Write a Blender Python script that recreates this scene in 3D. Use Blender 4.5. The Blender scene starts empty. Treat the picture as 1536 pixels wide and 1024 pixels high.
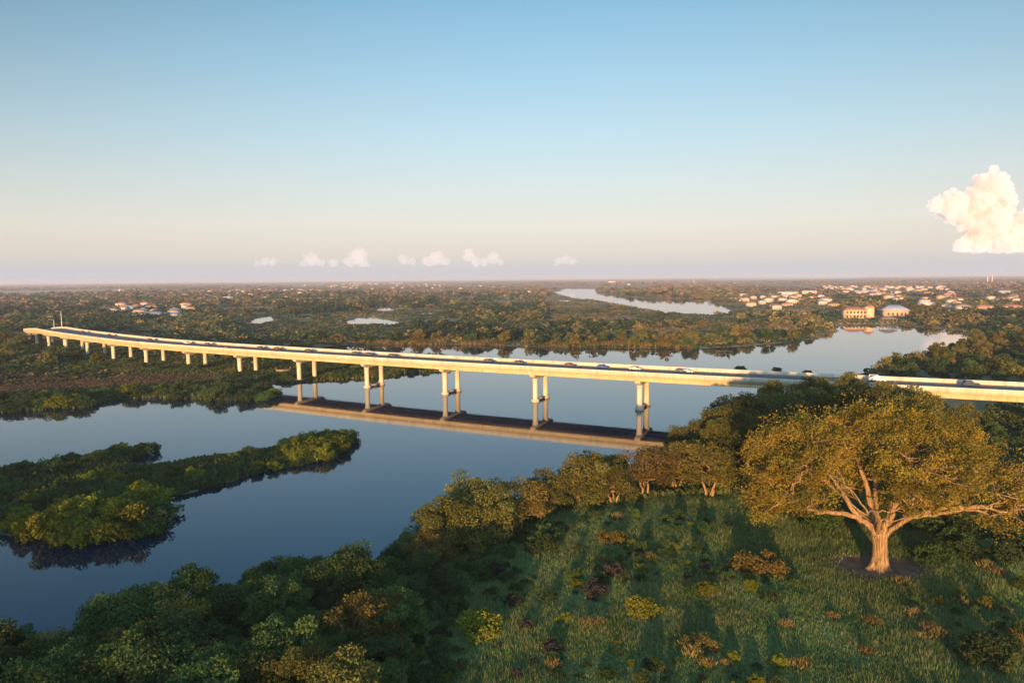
import bpy, math, random
import numpy as np
from mathutils import Matrix, Vector
R = math.radians
scene = bpy.context.scene
COL = scene.collection

# ------------------------------------------------------------------ camera, sky, sun, exposure
CAM_H, FPX = 36.0, 1024.0                 # metres above the water; focal length in pixels of the 1536-wide photograph
ROLL, PITCH = math.atan2(13, 1536), math.atan2(94.5, 1024)
def ray(px, py):
    px = np.asarray(px, float); py = np.asarray(py, float)
    x = px - 768; y = -(py - 512)
    c, s = math.cos(ROLL), math.sin(ROLL)
    X = x*c + y*s; Y = -x*s + y*c
    cp, sp = math.cos(PITCH), math.sin(PITCH)
    return np.stack([X, FPX*cp + Y*sp, Y*cp - FPX*sp], -1)
def at(px, py, z=0.0):                    # ground point seen at a pixel of the photograph
    d = ray(px, py); t = (z - CAM_H) / d[..., 2]
    return d[..., :2] * t[..., None] if d.ndim > 1 else d[:2] * t
def proj(x, y, z):
    cp, sp = math.cos(PITCH), math.sin(PITCH)
    dz = z - CAM_H; f = y*cp - dz*sp; Y = y*sp + dz*cp
    X, Y = x*FPX/f, Y*FPX/f
    c, s = math.cos(ROLL), math.sin(ROLL)
    return 768 + X*c - Y*s, 512 - (X*s + Y*c)

cam = bpy.data.objects.new('camera', bpy.data.cameras.new('camera')); COL.objects.link(cam)
cam.data.sensor_width = 36; cam.data.lens = 24; cam.data.clip_start = 1; cam.data.clip_end = 90000
f_ = Vector(ray(768, 512)).normalized(); r_ = Vector(ray(769, 512) - ray(768, 512)).normalized(); u_ = r_.cross(f_)
M = Matrix((r_, u_, -f_)).transposed().to_4x4(); M.translation = (0, 0, CAM_H)
cam.matrix_world = M
scene.camera = cam

SUN_EL, SUN_AZ = 5.5, 15.0                # low evening sun behind the camera, 15 degrees to its left
sd = Vector((-math.sin(R(SUN_AZ))*math.cos(R(SUN_EL)), -math.cos(R(SUN_AZ))*math.cos(R(SUN_EL)), math.sin(R(SUN_EL))))
sun = bpy.data.objects.new('sun', bpy.data.lights.new('sun', 'SUN')); COL.objects.link(sun)
sun.data.energy = 4.0; sun.data.angle = R(0.5); sun.data.color = (1.0, 0.57, 0.23)
sun.rotation_euler = sd.to_track_quat('Z', 'Y').to_euler()

world = bpy.data.worlds.new('World'); scene.world = world; world.use_nodes = True
nt = world.node_tree; nt.nodes.clear()
def N(t, kind, **kw):
    n = t.nodes.new(kind)
    for k, v in kw.items():
        if k in n.inputs: n.inputs[k].default_value = v
        else: setattr(n, k, v)
    return n
def ramp(t, stops, interp='LINEAR'):
    n = t.nodes.new('ShaderNodeValToRGB'); n.color_ramp.interpolation = interp
    el = n.color_ramp.elements
    while len(el) < len(stops): el.new(0.5)
    for e, (p, c) in zip(el, stops):
        e.position = p; e.color = (*c, 1) if len(c) == 3 else c
    return n
sky = N(nt, 'ShaderNodeTexSky', sky_type='NISHITA', sun_disc=False, sun_elevation=R(SUN_EL), sun_rotation=R(180 + SUN_AZ),
        altitude=0, air_density=1.0, dust_density=0.6, ozone_density=2.0)
tc = N(nt, 'ShaderNodeTexCoord'); sep = N(nt, 'ShaderNodeSeparateXYZ'); nt.links.new(tc.outputs['Generated'], sep.inputs[0])
# evening air colour by height above the horizon (dusk lavender band, peach, pale then deep blue; unseen sky overhead brightened to fill shade)
asn = N(nt, 'ShaderNodeMath', operation='ARCSINE'); nt.links.new(sep.outputs['Z'], asn.inputs[0])
mul = N(nt, 'ShaderNodeMath', operation='MULTIPLY'); mul.inputs[1].default_value = 2/math.pi; nt.links.new(asn.outputs[0], mul.inputs[0])
def srgb(r, g, b): return tuple((c/255/12.92 if c/255 <= .04045 else ((c/255+.055)/1.055)**2.4) for c in (r, g, b))
deg = lambda d: d/90
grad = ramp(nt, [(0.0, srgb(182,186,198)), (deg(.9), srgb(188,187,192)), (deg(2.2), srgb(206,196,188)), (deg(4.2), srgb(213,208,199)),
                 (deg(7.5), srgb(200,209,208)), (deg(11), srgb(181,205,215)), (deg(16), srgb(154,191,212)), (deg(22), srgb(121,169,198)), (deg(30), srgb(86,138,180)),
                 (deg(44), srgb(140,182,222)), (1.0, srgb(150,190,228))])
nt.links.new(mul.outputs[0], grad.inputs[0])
skm = N(nt, 'ShaderNodeMix', data_type='RGBA', blend_type='MIX'); skm.inputs[0].default_value = 0.85
sks = N(nt, 'ShaderNodeMix', data_type='RGBA', blend_type='MULTIPLY'); sks.inputs[0].default_value = 1; sks.inputs[7].default_value = (0.35, 0.35, 0.35, 1)
nt.links.new(sky.outputs[0], sks.inputs[6]); nt.links.new(sks.outputs[2], skm.inputs[6])
grs = N(nt, 'ShaderNodeMix', data_type='RGBA', blend_type='MULTIPLY'); grs.inputs[0].default_value = 1; grs.inputs[7].default_value = (5, 5, 5, 1)
nt.links.new(grad.outputs[0], grs.inputs[6]); nt.links.new(grs.outputs[2], skm.inputs[7])
# the sky is deeper blue away from the middle of the view and boosted on the unseen sunset side to fill shade
def wm(op, a, b):
    n = N(nt, 'ShaderNodeMath', operation=op)
    for i_, v in enumerate((a, b)):
        if isinstance(v, (int, float)): n.inputs[i_].default_value = v
        else: nt.links.new(v, n.inputs[i_])
    return n.outputs[0]
side = wm('MAXIMUM', wm('SUBTRACT', 1.0, wm('MULTIPLY', wm('MULTIPLY', wm('POWER', wm('ABSOLUTE', wm('SUBTRACT', sep.outputs['X'], .08), 0), 2.0), wm('MAXIMUM', sep.outputs['Z'], 0.0)), 2.6)), .45)
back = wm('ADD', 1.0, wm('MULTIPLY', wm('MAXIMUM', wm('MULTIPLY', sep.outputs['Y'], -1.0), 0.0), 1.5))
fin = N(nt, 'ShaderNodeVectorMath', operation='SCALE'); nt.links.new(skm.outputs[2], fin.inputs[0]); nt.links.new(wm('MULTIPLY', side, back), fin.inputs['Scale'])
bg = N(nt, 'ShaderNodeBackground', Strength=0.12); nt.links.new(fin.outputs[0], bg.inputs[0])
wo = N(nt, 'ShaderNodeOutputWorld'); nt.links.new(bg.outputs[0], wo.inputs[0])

scene.view_settings.view_transform = 'Standard'; scene.view_settings.look = 'None'
scene.view_settings.exposure = 1.25; scene.view_settings.gamma = 1
scene.cycles.max_bounces = 6; scene.cycles.diffuse_bounces = 3; scene.cycles.glossy_bounces = 3; scene.cycles.transmission_bounces = 3
scene.cycles.volume_bounces = 4; scene.cycles.transparent_max_bounces = 12
scene.cycles.use_denoising = True; scene.cycles.sample_clamp_indirect = 4

# ------------------------------------------------------------------ helpers
def tag(o, label=None, cat=None, group=None, kind=None):
    if label: o['label'] = label
    if cat: o['category'] = cat
    if group: o['group'] = group
    if kind: o['kind'] = kind
    return o
def empty(name, loc=(0, 0, 0), rz=0.0, scale=(1, 1, 1)):
    o = bpy.data.objects.new(name, None); COL.objects.link(o)
    o.location = loc; o.rotation_euler = (0, 0, rz); o.scale = scale; o.empty_display_size = 0.5
    return o
def copy_tree(o, parent=None):
    c = o.copy(); COL.objects.link(c)
    if parent: c.parent = parent
    for ch in list(o.children): copy_tree(ch, c)
    return c

class MB:                                   # collects quads (numpy) and links them as ONE mesh object
    def __init__(s): s.V = []; s.F = []; s.C = []; s.MI = []; s.n = 0
    def add(s, v, f, col=(1, 1, 1), mi=0):
        v = np.asarray(v, float).reshape(-1, 3); f = np.asarray(f, int).reshape(-1, 4)
        c = np.asarray(col, float)
        if c.ndim == 1: c = np.repeat(c[None], len(v), 0)
        s.V.append(v); s.F.append(f + s.n); s.C.append(c); s.MI.append(np.full(len(f), mi)); s.n += len(v)
    def box(s, lo, hi, mi=0, col=(1, 1, 1)):
        x0, y0, z0 = lo; x1, y1, z1 = hi
        v = [(x0,y0,z0),(x1,y0,z0),(x1,y1,z0),(x0,y1,z0),(x0,y0,z1),(x1,y0,z1),(x1,y1,z1),(x0,y1,z1)]
        s.add(v, [(0,3,2,1),(4,5,6,7),(0,1,5,4),(1,2,6,5),(2,3,7,6),(3,0,4,7)], col, mi)
    def tube(s, pts, rad, sides=6, mi=0, col=(1, 1, 1), cap=True, wob=None):
        pts = np.asarray(pts, float); n = len(pts); rad = np.broadcast_to(np.asarray(rad, float), (n,))
        t = np.gradient(pts, axis=0); t /= np.linalg.norm(t, axis=1)[:, None] + 1e-9
        ref = np.array([0.31, 0.95, 0.07]); ref = ref if abs(t[0] @ ref) < .9 else np.array([1., 0, 0])
        a = np.cross(t, ref); a /= np.linalg.norm(a, axis=1)[:, None] + 1e-9; b = np.cross(t, a)
        th = np.arange(sides)/sides*2*math.pi
        rr = rad[:, None]*np.ones(sides)[None] if wob is None else rad[:, None]*wob
        v = pts[:, None] + rr[..., None]*(a[:, None]*np.cos(th)[None, :, None] + b[:, None]*np.sin(th)[None, :, None])
        v = v.reshape(-1, 3); i = np.arange(n-1)[:, None]*sides; j = np.arange(sides)[None]; k = (j+1) % sides
        f = np.stack([i+j, i+k, i+k+sides, i+j+sides], -1).reshape(-1, 4)
        s.add(v, f, col, mi)
        if cap and sides == 8:
            for base in (0, (n-1)*sides):
                vv = v[base:base+8]; s.add(vv, [(0,1,2,3),(0,3,4,7),(4,5,6,7)], col, mi)
    def build(s, name, mats, parent=None, smooth=False, link=True):
        V = np.concatenate(s.V); F = np.concatenate(s.F); C = np.concatenate(s.C); MI = np.concatenate(s.MI)
        me = bpy.data.meshes.new(name); me.vertices.add(len(V)); me.vertices.foreach_set('co', V.astype(np.float32).ravel())
        tri = F[:, 2] == F[:, 3]
        if tri.any():
            ln = np.where(tri, 3, 4); st = np.concatenate([[0], np.cumsum(ln)[:-1]])
            lv = F.ravel()[np.stack([np.ones(len(F), bool)]*3 + [~tri], 1).ravel()]
        else:
            ln = np.full(len(F), 4); st = np.arange(len(F))*4; lv = F.ravel()
        me.loops.add(len(lv)); me.loops.foreach_set('vertex_index', lv.astype(np.int32))
        me.polygons.add(len(F)); me.polygons.foreach_set('loop_start', st.astype(np.int32)); me.polygons.foreach_set('loop_total', ln.astype(np.int32))
        me.polygons.foreach_set('material_index', MI.astype(np.int32))
        if smooth: me.polygons.foreach_set('use_smooth', np.ones(len(F), bool))
        at_ = me.color_attributes.new('tint', 'FLOAT_COLOR', 'POINT')
        at_.data.foreach_set('color', np.concatenate([C, np.ones((len(C), 1))], 1).astype(np.float32).ravel())
        me.update(calc_edges=True); me.validate()
        for m in (mats if isinstance(mats, (list, tuple)) else [mats]): me.materials.append(m)
        o = bpy.data.objects.new(name, me)
        if link: COL.objects.link(o)
        if parent: o.parent = parent
        return o

def vnoise(x, y, seed=0):
    x = np.asarray(x, float); y = np.asarray(y, float); xi = np.floor(x); yi = np.floor(y); fx = x-xi; fy = y-yi
    fx = fx*fx*(3-2*fx); fy = fy*fy*(3-2*fy)
    def h(a, b):
        v = np.sin(a*127.1 + b*311.7 + seed*74.7)*43758.5453; return v - np.floor(v)
    return (h(xi, yi)*(1-fx) + h(xi+1, yi)*fx)*(1-fy) + (h(xi, yi+1)*(1-fx) + h(xi+1, yi+1)*fx)*fy
def fbm(x, y, seed=0, o=4):
    s = 0; a = .5
    for k in range(o): s = s + a*vnoise(x*2**k, y*2**k, seed+k*13); a *= .5
    return s/(1-.5**o)
def in_poly(P, poly):
    x, y = P[:, 0], P[:, 1]; c = np.zeros(len(P), bool); q = np.roll(poly, 1, 0)
    for (x1, y1), (x2, y2) in zip(poly, q):
        c ^= ((y1 > y) != (y2 > y)) & (x < (x2-x1)*(y-y1)/((y2-y1) or 1e-9) + x1)
    return c
def dist_poly(P, poly):
    d = np.full(len(P), 1e9); q = np.roll(poly, 1, 0)
    for a, b in zip(poly, q):
        ab = b-a; t = np.clip(((P-a) @ ab)/(ab @ ab + 1e-9), 0, 1)
        d = np.minimum(d, np.linalg.norm(P - a - t[:, None]*ab, axis=1))
    return d
def W(pts, z=0.0): return np.array([at(a, b, z) for a, b in pts])

# ------------------------------------------------------------------ materials
def mat(name):
    m = bpy.data.materials.new(name); m.use_nodes = True; t = m.node_tree; t.nodes.clear()
    o = t.nodes.new('ShaderNodeOutputMaterial'); return m, t, o
def L(t, a, b): t.links.new(a, b)
def vcol(t, stops, scale, coord='Object', detail=4, w=None):
    c = N(t, 'ShaderNodeTexCoord'); n = N(t, 'ShaderNodeTexNoise', Scale=scale, Detail=detail)
    L(t, c.outputs[coord], n.inputs['Vector']); r = ramp(t, stops); L(t, n.outputs[0], r.inputs[0]); return r
def simple(name, col, rough=.7, var=.15, scale=1.0, metallic=0, bump=0):
    m, t, o = mat(name); p = N(t, 'ShaderNodeBsdfPrincipled', Roughness=rough, Metallic=metallic)
    lo = tuple(c*(1-var) for c in col); hi = tuple(min(1, c*(1+var)) for c in col)
    r = vcol(t, [(.3, lo), (.7, hi)], scale); L(t, r.outputs[0], p.inputs['Base Color'])
    if bump:
        b = N(t, 'ShaderNodeBump', Strength=bump, Distance=.05); n = N(t, 'ShaderNodeTexNoise', Scale=scale*6, Detail=5)
        c = N(t, 'ShaderNodeTexCoord'); L(t, c.outputs['Object'], n.inputs['Vector']); L(t, n.outputs[0], b.inputs['Height']); L(t, b.outputs[0], p.inputs['Normal'])
    L(t, p.outputs[0], o.inputs[0]); return m
def leafmat(name, a, b, trans=.3, nscale=.35):
    m, t, o = mat(name)
    r = vcol(t, [(.32, a), (.68, b)], nscale)
    at_ = N(t, 'ShaderNodeAttribute', attribute_name='tint')
    mx = N(t, 'ShaderNodeMix', data_type='RGBA', blend_type='MULTIPLY'); mx.inputs[0].default_value = 1
    L(t, r.outputs[0], mx.inputs[6]); L(t, at_.outputs['Color'], mx.inputs[7])
    oi = N(t, 'ShaderNodeObjectInfo'); hs = N(t, 'ShaderNodeHueSaturation')
    mr = N(t, 'ShaderNodeMapRange'); mr.inputs[3].default_value = .482; mr.inputs[4].default_value = .522; L(t, oi.outputs['Random'], mr.inputs[0]); L(t, mr.outputs[0], hs.inputs['Hue'])
    m2 = N(t, 'ShaderNodeMath', operation='MULTIPLY'); m2.inputs[1].default_value = 7.31; L(t, oi.outputs['Random'], m2.inputs[0])
    fr = N(t, 'ShaderNodeMath', operation='FRACT'); L(t, m2.outputs[0], fr.inputs[0])
    mv = N(t, 'ShaderNodeMapRange'); mv.inputs[3].default_value = .72; mv.inputs[4].default_value = 1.25; L(t, fr.outputs[0], mv.inputs[0]); L(t, mv.outputs[0], hs.inputs['Value'])
    L(t, mx.outputs[2], hs.inputs['Color'])
    d = N(t, 'ShaderNodeBsdfDiffuse'); tr = N(t, 'ShaderNodeBsdfTranslucent'); ms = N(t, 'ShaderNodeMixShader'); ms.inputs[0].default_value = trans
    L(t, hs.outputs[0], d.inputs[0]); L(t, hs.outputs[0], tr.inputs[0]); L(t, d.outputs[0], ms.inputs[1]); L(t, tr.outputs[0], ms.inputs[2]); L(t, ms.outputs[0], o.inputs[0])
    return m
LEAF_GREEN = leafmat('leaf_green', (.042, .084, .026), (.084, .130, .040))
LEAF_DARK = leafmat('leaf_dark', (.036, .062, .024), (.068, .098, .036))
LEAF_OLIVE = leafmat('leaf_olive', (.090, .100, .028), (.165, .150, .040))
LEAF_GOLD = leafmat('leaf_gold', (.135, .115, .030), (.21, .165, .044))
LEAF_OAK = leafmat('leaf_oak', (.155, .118, .022), (.30, .185, .034), nscale=.25)
LEAF_OLIVE_DARK = leafmat('leaf_olive_dark', (.058, .066, .022), (.115, .105, .032))
LEAF_YELLOW = leafmat('leaf_yellow_green', (.10, .13, .018), (.19, .19, .025))
LEAF_PURPLE = leafmat('leaf_purple', (.036, .034, .032), (.066, .056, .048))
STRAW = leafmat('straw', (.16, .125, .050), (.26, .195, .078))
FAR_LEAF = leafmat('far_leaf', (.62, .62, .62), (1.15, 1.15, 1.15), nscale=.006)
m, t, o = mat('bark'); BARK = m; p = N(t, 'ShaderNodeBsdfPrincipled', Roughness=.95); c = N(t, 'ShaderNodeTexCoord'); mp = N(t, 'ShaderNodeMapping'); mp.inputs['Scale'].default_value = (5, 5, .7)
L(t, c.outputs['Object'], mp.inputs[0]); nz = N(t, 'ShaderNodeTexNoise', Scale=1.0, Detail=7); L(t, mp.outputs[0], nz.inputs['Vector']); r = ramp(t, [(.32, (.13, .075, .035)), (.55, (.32, .20, .095)), (.75, (.44, .29, .15))]); L(t, nz.outputs[0], r.inputs[0])
bp = N(t, 'ShaderNodeBump', Strength=1.0, Distance=.22); L(t, nz.outputs[0], bp.inputs['Height']); L(t, bp.outputs[0], p.inputs['Normal']); L(t, r.outputs[0], p.inputs['Base Color']); L(t, p.outputs[0], o.inputs[0])
BARK_DARK = simple('bark_dark', (.12, .09, .065), .9, .4, 3, bump=.5)
def streaked(name, col):
    m = simple(name, col, .85, .10, .25, bump=.1); t = m.node_tree; p = [n for n in t.nodes if n.type == 'BSDF_PRINCIPLED'][0]; l = p.inputs['Base Color'].links[0]; src = l.from_socket
    c = N(t, 'ShaderNodeTexCoord'); mp = N(t, 'ShaderNodeMapping'); mp.inputs['Scale'].default_value = (1.1, 1.1, .06); L(t, c.outputs['Object'], mp.inputs[0]); n = N(t, 'ShaderNodeTexNoise', Scale=1, Detail=6); L(t, mp.outputs[0], n.inputs['Vector'])
    r = ramp(t, [(.28, (.72, .70, .66)), (.5, (1, 1, 1)), (.75, (1.06, 1.05, 1.04))]); L(t, n.outputs[0], r.inputs[0]); mx = N(t, 'ShaderNodeMix', data_type='RGBA', blend_type='MULTIPLY'); mx.inputs[0].default_value = 1
    L(t, src, mx.inputs[6]); L(t, r.outputs[0], mx.inputs[7]); L(t, mx.outputs[2], p.inputs['Base Color']); return m
CONC = streaked('pale_concrete', (.55, .485, .37))
CONC_G = streaked('girder_concrete', (.51, .395, .21))
CONC_D = simple('stained_concrete', (.46, .40, .30), .9, .18, .5, bump=.15)
ASPH = simple('asphalt', (.115, .105, .105), .9, .15, .35, bump=.1)
PAINT_W = simple('white_marking', (.7, .7, .68), .7, .1, 1)
PAINT_Y = simple('yellow_marking', (.6, .42, .06), .7, .1, 1)
METAL = simple('pale_metal', (.55, .53, .5), .5, .08, 1, metallic=.3)
WOOD = simple('weathered_wood', (.28, .20, .12), .85, .25, 2)
GLASS = simple('dark_glass', (.02, .022, .026), .55, .1, 1)
RUBBER = simple('rubber', (.02, .02, .02), .8, .1, 2)

# ------------------------------------------------------------------ the river and its shores (outlines in world metres)
RIVER = W([(-500,1120),(-150,1030),(0,985),(150,962),(250,925),(350,885),(450,858),(560,840),(650,815),(720,772),(800,735),(900,706),(1000,682),
           (1060,652),(1110,628),(1170,612),(1240,592),(1290,576),(1276,560),(1330,549),(1400,538),(1440,522),(1472,508),(1500,503),
           (1450,497),(1400,492),(1350,489),(1300,488),(1256,489),(1249,497),(1222,508),(1180,514),(1110,520),(1040,523),(900,521.5),(800,520),(700,517),(540,517),(480,520),
           (430,521),(480,528),(600,535),(700,540),(735,546),(715,551),(680,556),(640,557.5),(600,561.5),(570,567),(520,568.5),(480,571.5),(440,574.5),(400,572.5),(382,574),
           (390,582),(422,589),(428,595),(400,601),(345,601),(300,599),(230,596),(170,599),(130,611),(60,616),(0,618),(-200,628),(-500,650)])
ISLE = W([(-400,850),(0,802),(60,805),(130,812),(215,801),(237,777),(228,748),(280,741),(340,725),(400,706),(470,693),(520,676),(534,660),(500,656),(440,664),
          (400,674),(330,684),(270,693),(232,701),(200,702),(184,698),(208,682),(229,678),(222,671),(180,674),(120,688),(60,698),(0,708),(-400,745)])
ISLET = W([(372,641),(374,640.5),(374,641.5)])
LAKE = W([(828,438.5),(850,433),(892,433.5),(900,440),(935,444.5),(965,447.5),(1060,448.5),(1080,457),(1104,470),(1060,473),(1000,469.5),(950,460.5),(920,455),(890,450),(860,448)])
PONDS = [W(p) for p in ([(92,708),(108,702),(124,704),(112,711),(98,712)], [(368,486),(378,477),(400,473),(430,475),(425,480),(400,484),(385,487)], [(440,480),(450,474),(495,470),(500,474),(480,478)],
                        [(512,488),(525,480),(548,474),(575,478),(600,484),(585,488),(560,486),(545,488)], [(562,467),(566,458),(585,456),(604,459),(598,464),(580,468)],
                        [(628,472),(634,467),(662,466),(664,469),(645,472)], [(835,453),(842,450),(858,450.5),(855,453)], [(1098,450.5),(1104,447.5),(1124,447.5),(1122,451)])]
def land(P):                                # signed distance to the water's edge, positive on land
    P = np.asarray(P, float)
    d = dist_poly(P, RIVER); wet = in_poly(P, RIVER)
    d = np.minimum(d, dist_poly(P, ISLE)); wet &= ~in_poly(P, ISLE)
    for q in [LAKE] + PONDS: d = np.minimum(d, dist_poly(P, q)); wet |= in_poly(P, q)
    d = np.where(wet, -d, d); r = np.hypot(P[:, 0], P[:, 1])
    k = np.clip(r/160, .6, 3)
    return d + k*1.6*(fbm(P[:, 0]/(6*k), P[:, 1]/(6*k), 3) - .5)
def height(P):
    P = np.asarray(P, float); d = land(P); x, y = P[:, 0], P[:, 1]
    near = np.clip((150 - y - .25*np.abs(x-20))/45, 0, 1)*np.clip((d-2)/10, 0, 1)
    dd = np.maximum(d, 0)
    h = 0.75*(1-np.exp(-dd/4)) + near*2.3*(1-np.exp(-np.maximum(dd-3, 0)/14)) + near*.7*(fbm(x/14, y/14, 9)-.5)
    return np.where(d > 0, h + .03, np.maximum(d*.3, -2.5) - .03)
def gz(x, y): return float(height(np.array([[x, y]]))[0])

az = np.concatenate([np.linspace(-180, -50, 40)[:-1], np.linspace(-50, -44, 20)[:-1], np.linspace(-44, 44, 760), np.linspace(44, 50, 20)[1:], np.linspace(50, 180, 40)[1:]])
dep = np.concatenate([np.linspace(60, 6.5, 110)[:-1], np.linspace(6.5, 1.2, 190)[:-1], np.linspace(1.2, .125, 70)])   # degrees below the horizon
rr = CAM_H/np.tan(np.radians(dep)); rr = np.concatenate([[4.0], rr])
A, RR = np.meshgrid(np.radians(az), rr); gx = (RR*np.sin(A)).ravel(); gy = (RR*np.cos(A)).ravel()
GP = np.stack([gx, gy], 1); gh = height(GP)
ipx, ipy = proj(gx, np.maximum(gy, 1), gh)
MEADOW = W([(560,1100),(570,1000),(600,900),(630,850),(700,800),(800,760),(900,735),(1040,725),(1130,735),(1230,720),(1420,720),(1536,690),(1700,690),(1800,1100)], 3)
gc = np.zeros((len(GP), 3)); gr = np.hypot(gx, gy)
n1 = fbm(gx/90, gy/90, 1); n2 = fbm(gx/(30+gr*.05), gy/(30+gr*.05), 2)
base = np.stack([.060+.10*n1, .075+.060*n1, .032+.030*n1], 1)*(.6+.8*n2)[:, None]
gc[:] = base
town = np.clip((gr-900)/600, 0, 1)*np.clip((fbm(gx/(120+gr*.06), gy/(120+gr*.06), 7)-.42)*5, 0, 1)
gc = gc*(1-town[:, None]) + town[:, None]*np.array([.24, .165, .12])
def zone(poly, c, k=1.0, nz=0.4, s=12):
    global gc
    m = in_poly(GP, W(poly))*k*np.clip(.5+nz*4*(fbm(gx/s, gy/s, 21)-.45), 0, 1)
    gc = gc*(1-m[:, None]) + m[:, None]*np.array(c)
zone([(-200,566),(0,562),(120,560),(260,562),(330,564),(330,572),(250,578),(150,584),(0,590),(-200,592)], (.11,.078,.055), .9, .4)
zone([(860,466),(930,462),(1000,468),(1010,478),(950,484),(870,480)], (.15,.06,.05), .9, .3, 40)
zone([(660,446),(760,442),(860,446),(840,460),(700,462),(640,455)], (.17,.10,.065), .8, .3, 60)
zone([(0,437),(185,434),(185,437),(0,442),(-200,443)], (.42,.36,.28), 1, .1, 300)
zone([(270,431),(480,428),(480,431),(280,434)], (.36,.28,.2), 1, .1, 300)
zone([(1060,419),(1290,414.5),(1290,418),(1180,420),(1060,421)], (.62,.55,.47), 1, .1, 900)
zone([(320,462),(420,460),(420,466),(320,469)], (.34,.26,.18), 1, .1, 300)
zone([(1440,422),(1480,421),(1480,426),(1440,426)], (.6,.5,.4), 1, .1, 300)
nearm = np.clip((130-gy)/30, 0, 1)*(land(GP) > 0)
mead = np.array([.11, .15, .055])*(.55+.9*fbm(gx/5, gy/5, 5))[:, None]
gc = gc*(1-nearm[:, None]) + nearm[:, None]*mead
GV = np.stack([gx, gy, gh], 1); na = len(az); nr = len(rr)
i = (np.arange(nr-1)[:, None]*na + np.arange(na-1)[None]).ravel()
GF = np.stack([i, i+1, i+1+na, i+na], 1)
m, t, o = mat('ground'); p = N(t, 'ShaderNodeBsdfPrincipled', Roughness=.95)
av = N(t, 'ShaderNodeAttribute', attribute_name='tint'); r1 = vcol(t, [(.3, (.6, .6, .6)), (.7, (1.35, 1.3, 1.25))], .45, detail=8)
mx = N(t, 'ShaderNodeMix', data_type='RGBA', blend_type='MULTIPLY'); mx.inputs[0].default_value = 1
L(t, av.outputs['Color'], mx.inputs[6]); L(t, r1.outputs[0], mx.inputs[7]); L(t, mx.outputs[2], p.inputs['Base Color']); L(t, p.outputs[0], o.inputs[0])
b = MB(); b.add(GV, GF[:, ::-1], gc)
b.add([(gx[k], gy[k], gh[k]) for k in range(na)] + [(0, 0, gz(0, 0))], [(k+1, k, na, na) for k in range(na-1)], gc[:na+1])
tag(b.build('ground', m, smooth=True), 'flat green and brown land reaching to the horizon', None, None, 'structure')

m, t, o = mat('river_water'); p = N(t, 'ShaderNodeBsdfPrincipled', Roughness=.03, IOR=1.75); wn = N(t, 'ShaderNodeTexNoise', Scale=.012, Detail=5); wc = N(t, 'ShaderNodeTexCoord'); L(t, wc.outputs['Object'], wn.inputs['Vector']); wr = N(t, 'ShaderNodeMapRange'); wr.inputs[1].default_value = .42; wr.inputs[2].default_value = .62; wr.inputs[3].default_value = .02; wr.inputs[4].default_value = .055; L(t, wn.outputs[0], wr.inputs[0]); L(t, wr.outputs[0], p.inputs['Roughness']); p.inputs['Base Color'].default_value = (.003, .012, .030, 1); p.inputs['Specular Tint'].default_value = (.42, .76, 1.0, 1)
c = N(t, 'ShaderNodeTexCoord'); mp = N(t, 'ShaderNodeMapping'); mp.inputs['Scale'].default_value = (.35, 1, 1); L(t, c.outputs['Object'], mp.inputs[0])
nz = N(t, 'ShaderNodeTexNoise', Scale=.9, Detail=4); L(t, mp.outputs[0], nz.inputs['Vector']); bp = N(t, 'ShaderNodeBump', Strength=.09, Distance=.05)
L(t, nz.outputs[0], bp.inputs['Height']); L(t, bp.outputs[0], p.inputs['Normal']); L(t, p.outputs[0], o.inputs[0])
b = MB(); S = 16600; b.add([(-S, -S, 0), (S, -S, 0), (S, S, 0), (-S, S, 0)], [(0, 1, 2, 3)])
tag(b.build('river', m), 'calm blue river mirroring the bridge', None, None, 'structure')

# path at the right edge and the bare earth round the big tree
def strip(name, pts, width, m, lift=.03, label=None):
    pts = np.array(pts); b = MB(); t_ = np.gradient(pts, axis=0); t_ /= np.linalg.norm(t_, axis=1)[:, None]; nn = np.stack([-t_[:, 1], t_[:, 0]], 1)
    a = pts+nn*width/2; c = pts-nn*width/2
    V = np.concatenate([np.c_[a, height(a)+lift], np.c_[c, height(c)+lift]]); n = len(pts); k = np.arange(n-1)
    b.add(V, np.stack([k, k+1, k+1+n, k+n], 1)[:, ::-1]); return tag(b.build(name, m), label, None, None, 'structure')
PATHM = simple('path_dirt', (.34, .30, .24), .95, .2, .5)
pp = W([(1480, 683), (1500, 683), (1540, 683.5), (1600, 685), (1700, 690)], 2); pp = np.concatenate([np.linspace(pp[k], pp[k+1], 8) for k in range(4)])
strip('path', pp, 2.0, PATHM, .12, 'pale path crossing the grass at the right edge')
OAK = at(1318, 858, 2.6); OAKZ = gz(*OAK)
m, t, o = mat('bare_earth'); p = N(t, 'ShaderNodeBsdfPrincipled', Roughness=.95); r = vcol(t, [(.3, (.075, .045, .03)), (.7, (.20, .125, .085))], .8, detail=8)
L(t, r.outputs[0], p.inputs['Base Color']); L(t, p.outputs[0], o.inputs[0])
b = MB(); th = np.linspace(0, 2*math.pi, 73)[:-1]; rings = np.linspace(0.0, 1, 9)
V = []
for q in rings:
    wv = 1+.16*np.sin(3*th+1)+.09*np.sin(7*th)+.06*np.sin(13*th+2)
    X = OAK[0]+.4+7.0*q*wv*np.cos(th); Y = OAK[1]+.6+5.2*q*wv*np.sin(th); V.append(np.c_[X, Y, height(np.c_[X, Y])+.05-.06*(q > .95)])
V = np.concatenate(V); F = [(a*72+k, a*72+(k+1) % 72, (a+1)*72+(k+1) % 72, (a+1)*72+k) for a in range(8) for k in range(72)]
b.add(V, F); tag(b.build('bare_earth', m), 'bare brown earth round the trunk of the spreading tree', None, None, 'structure')

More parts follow.
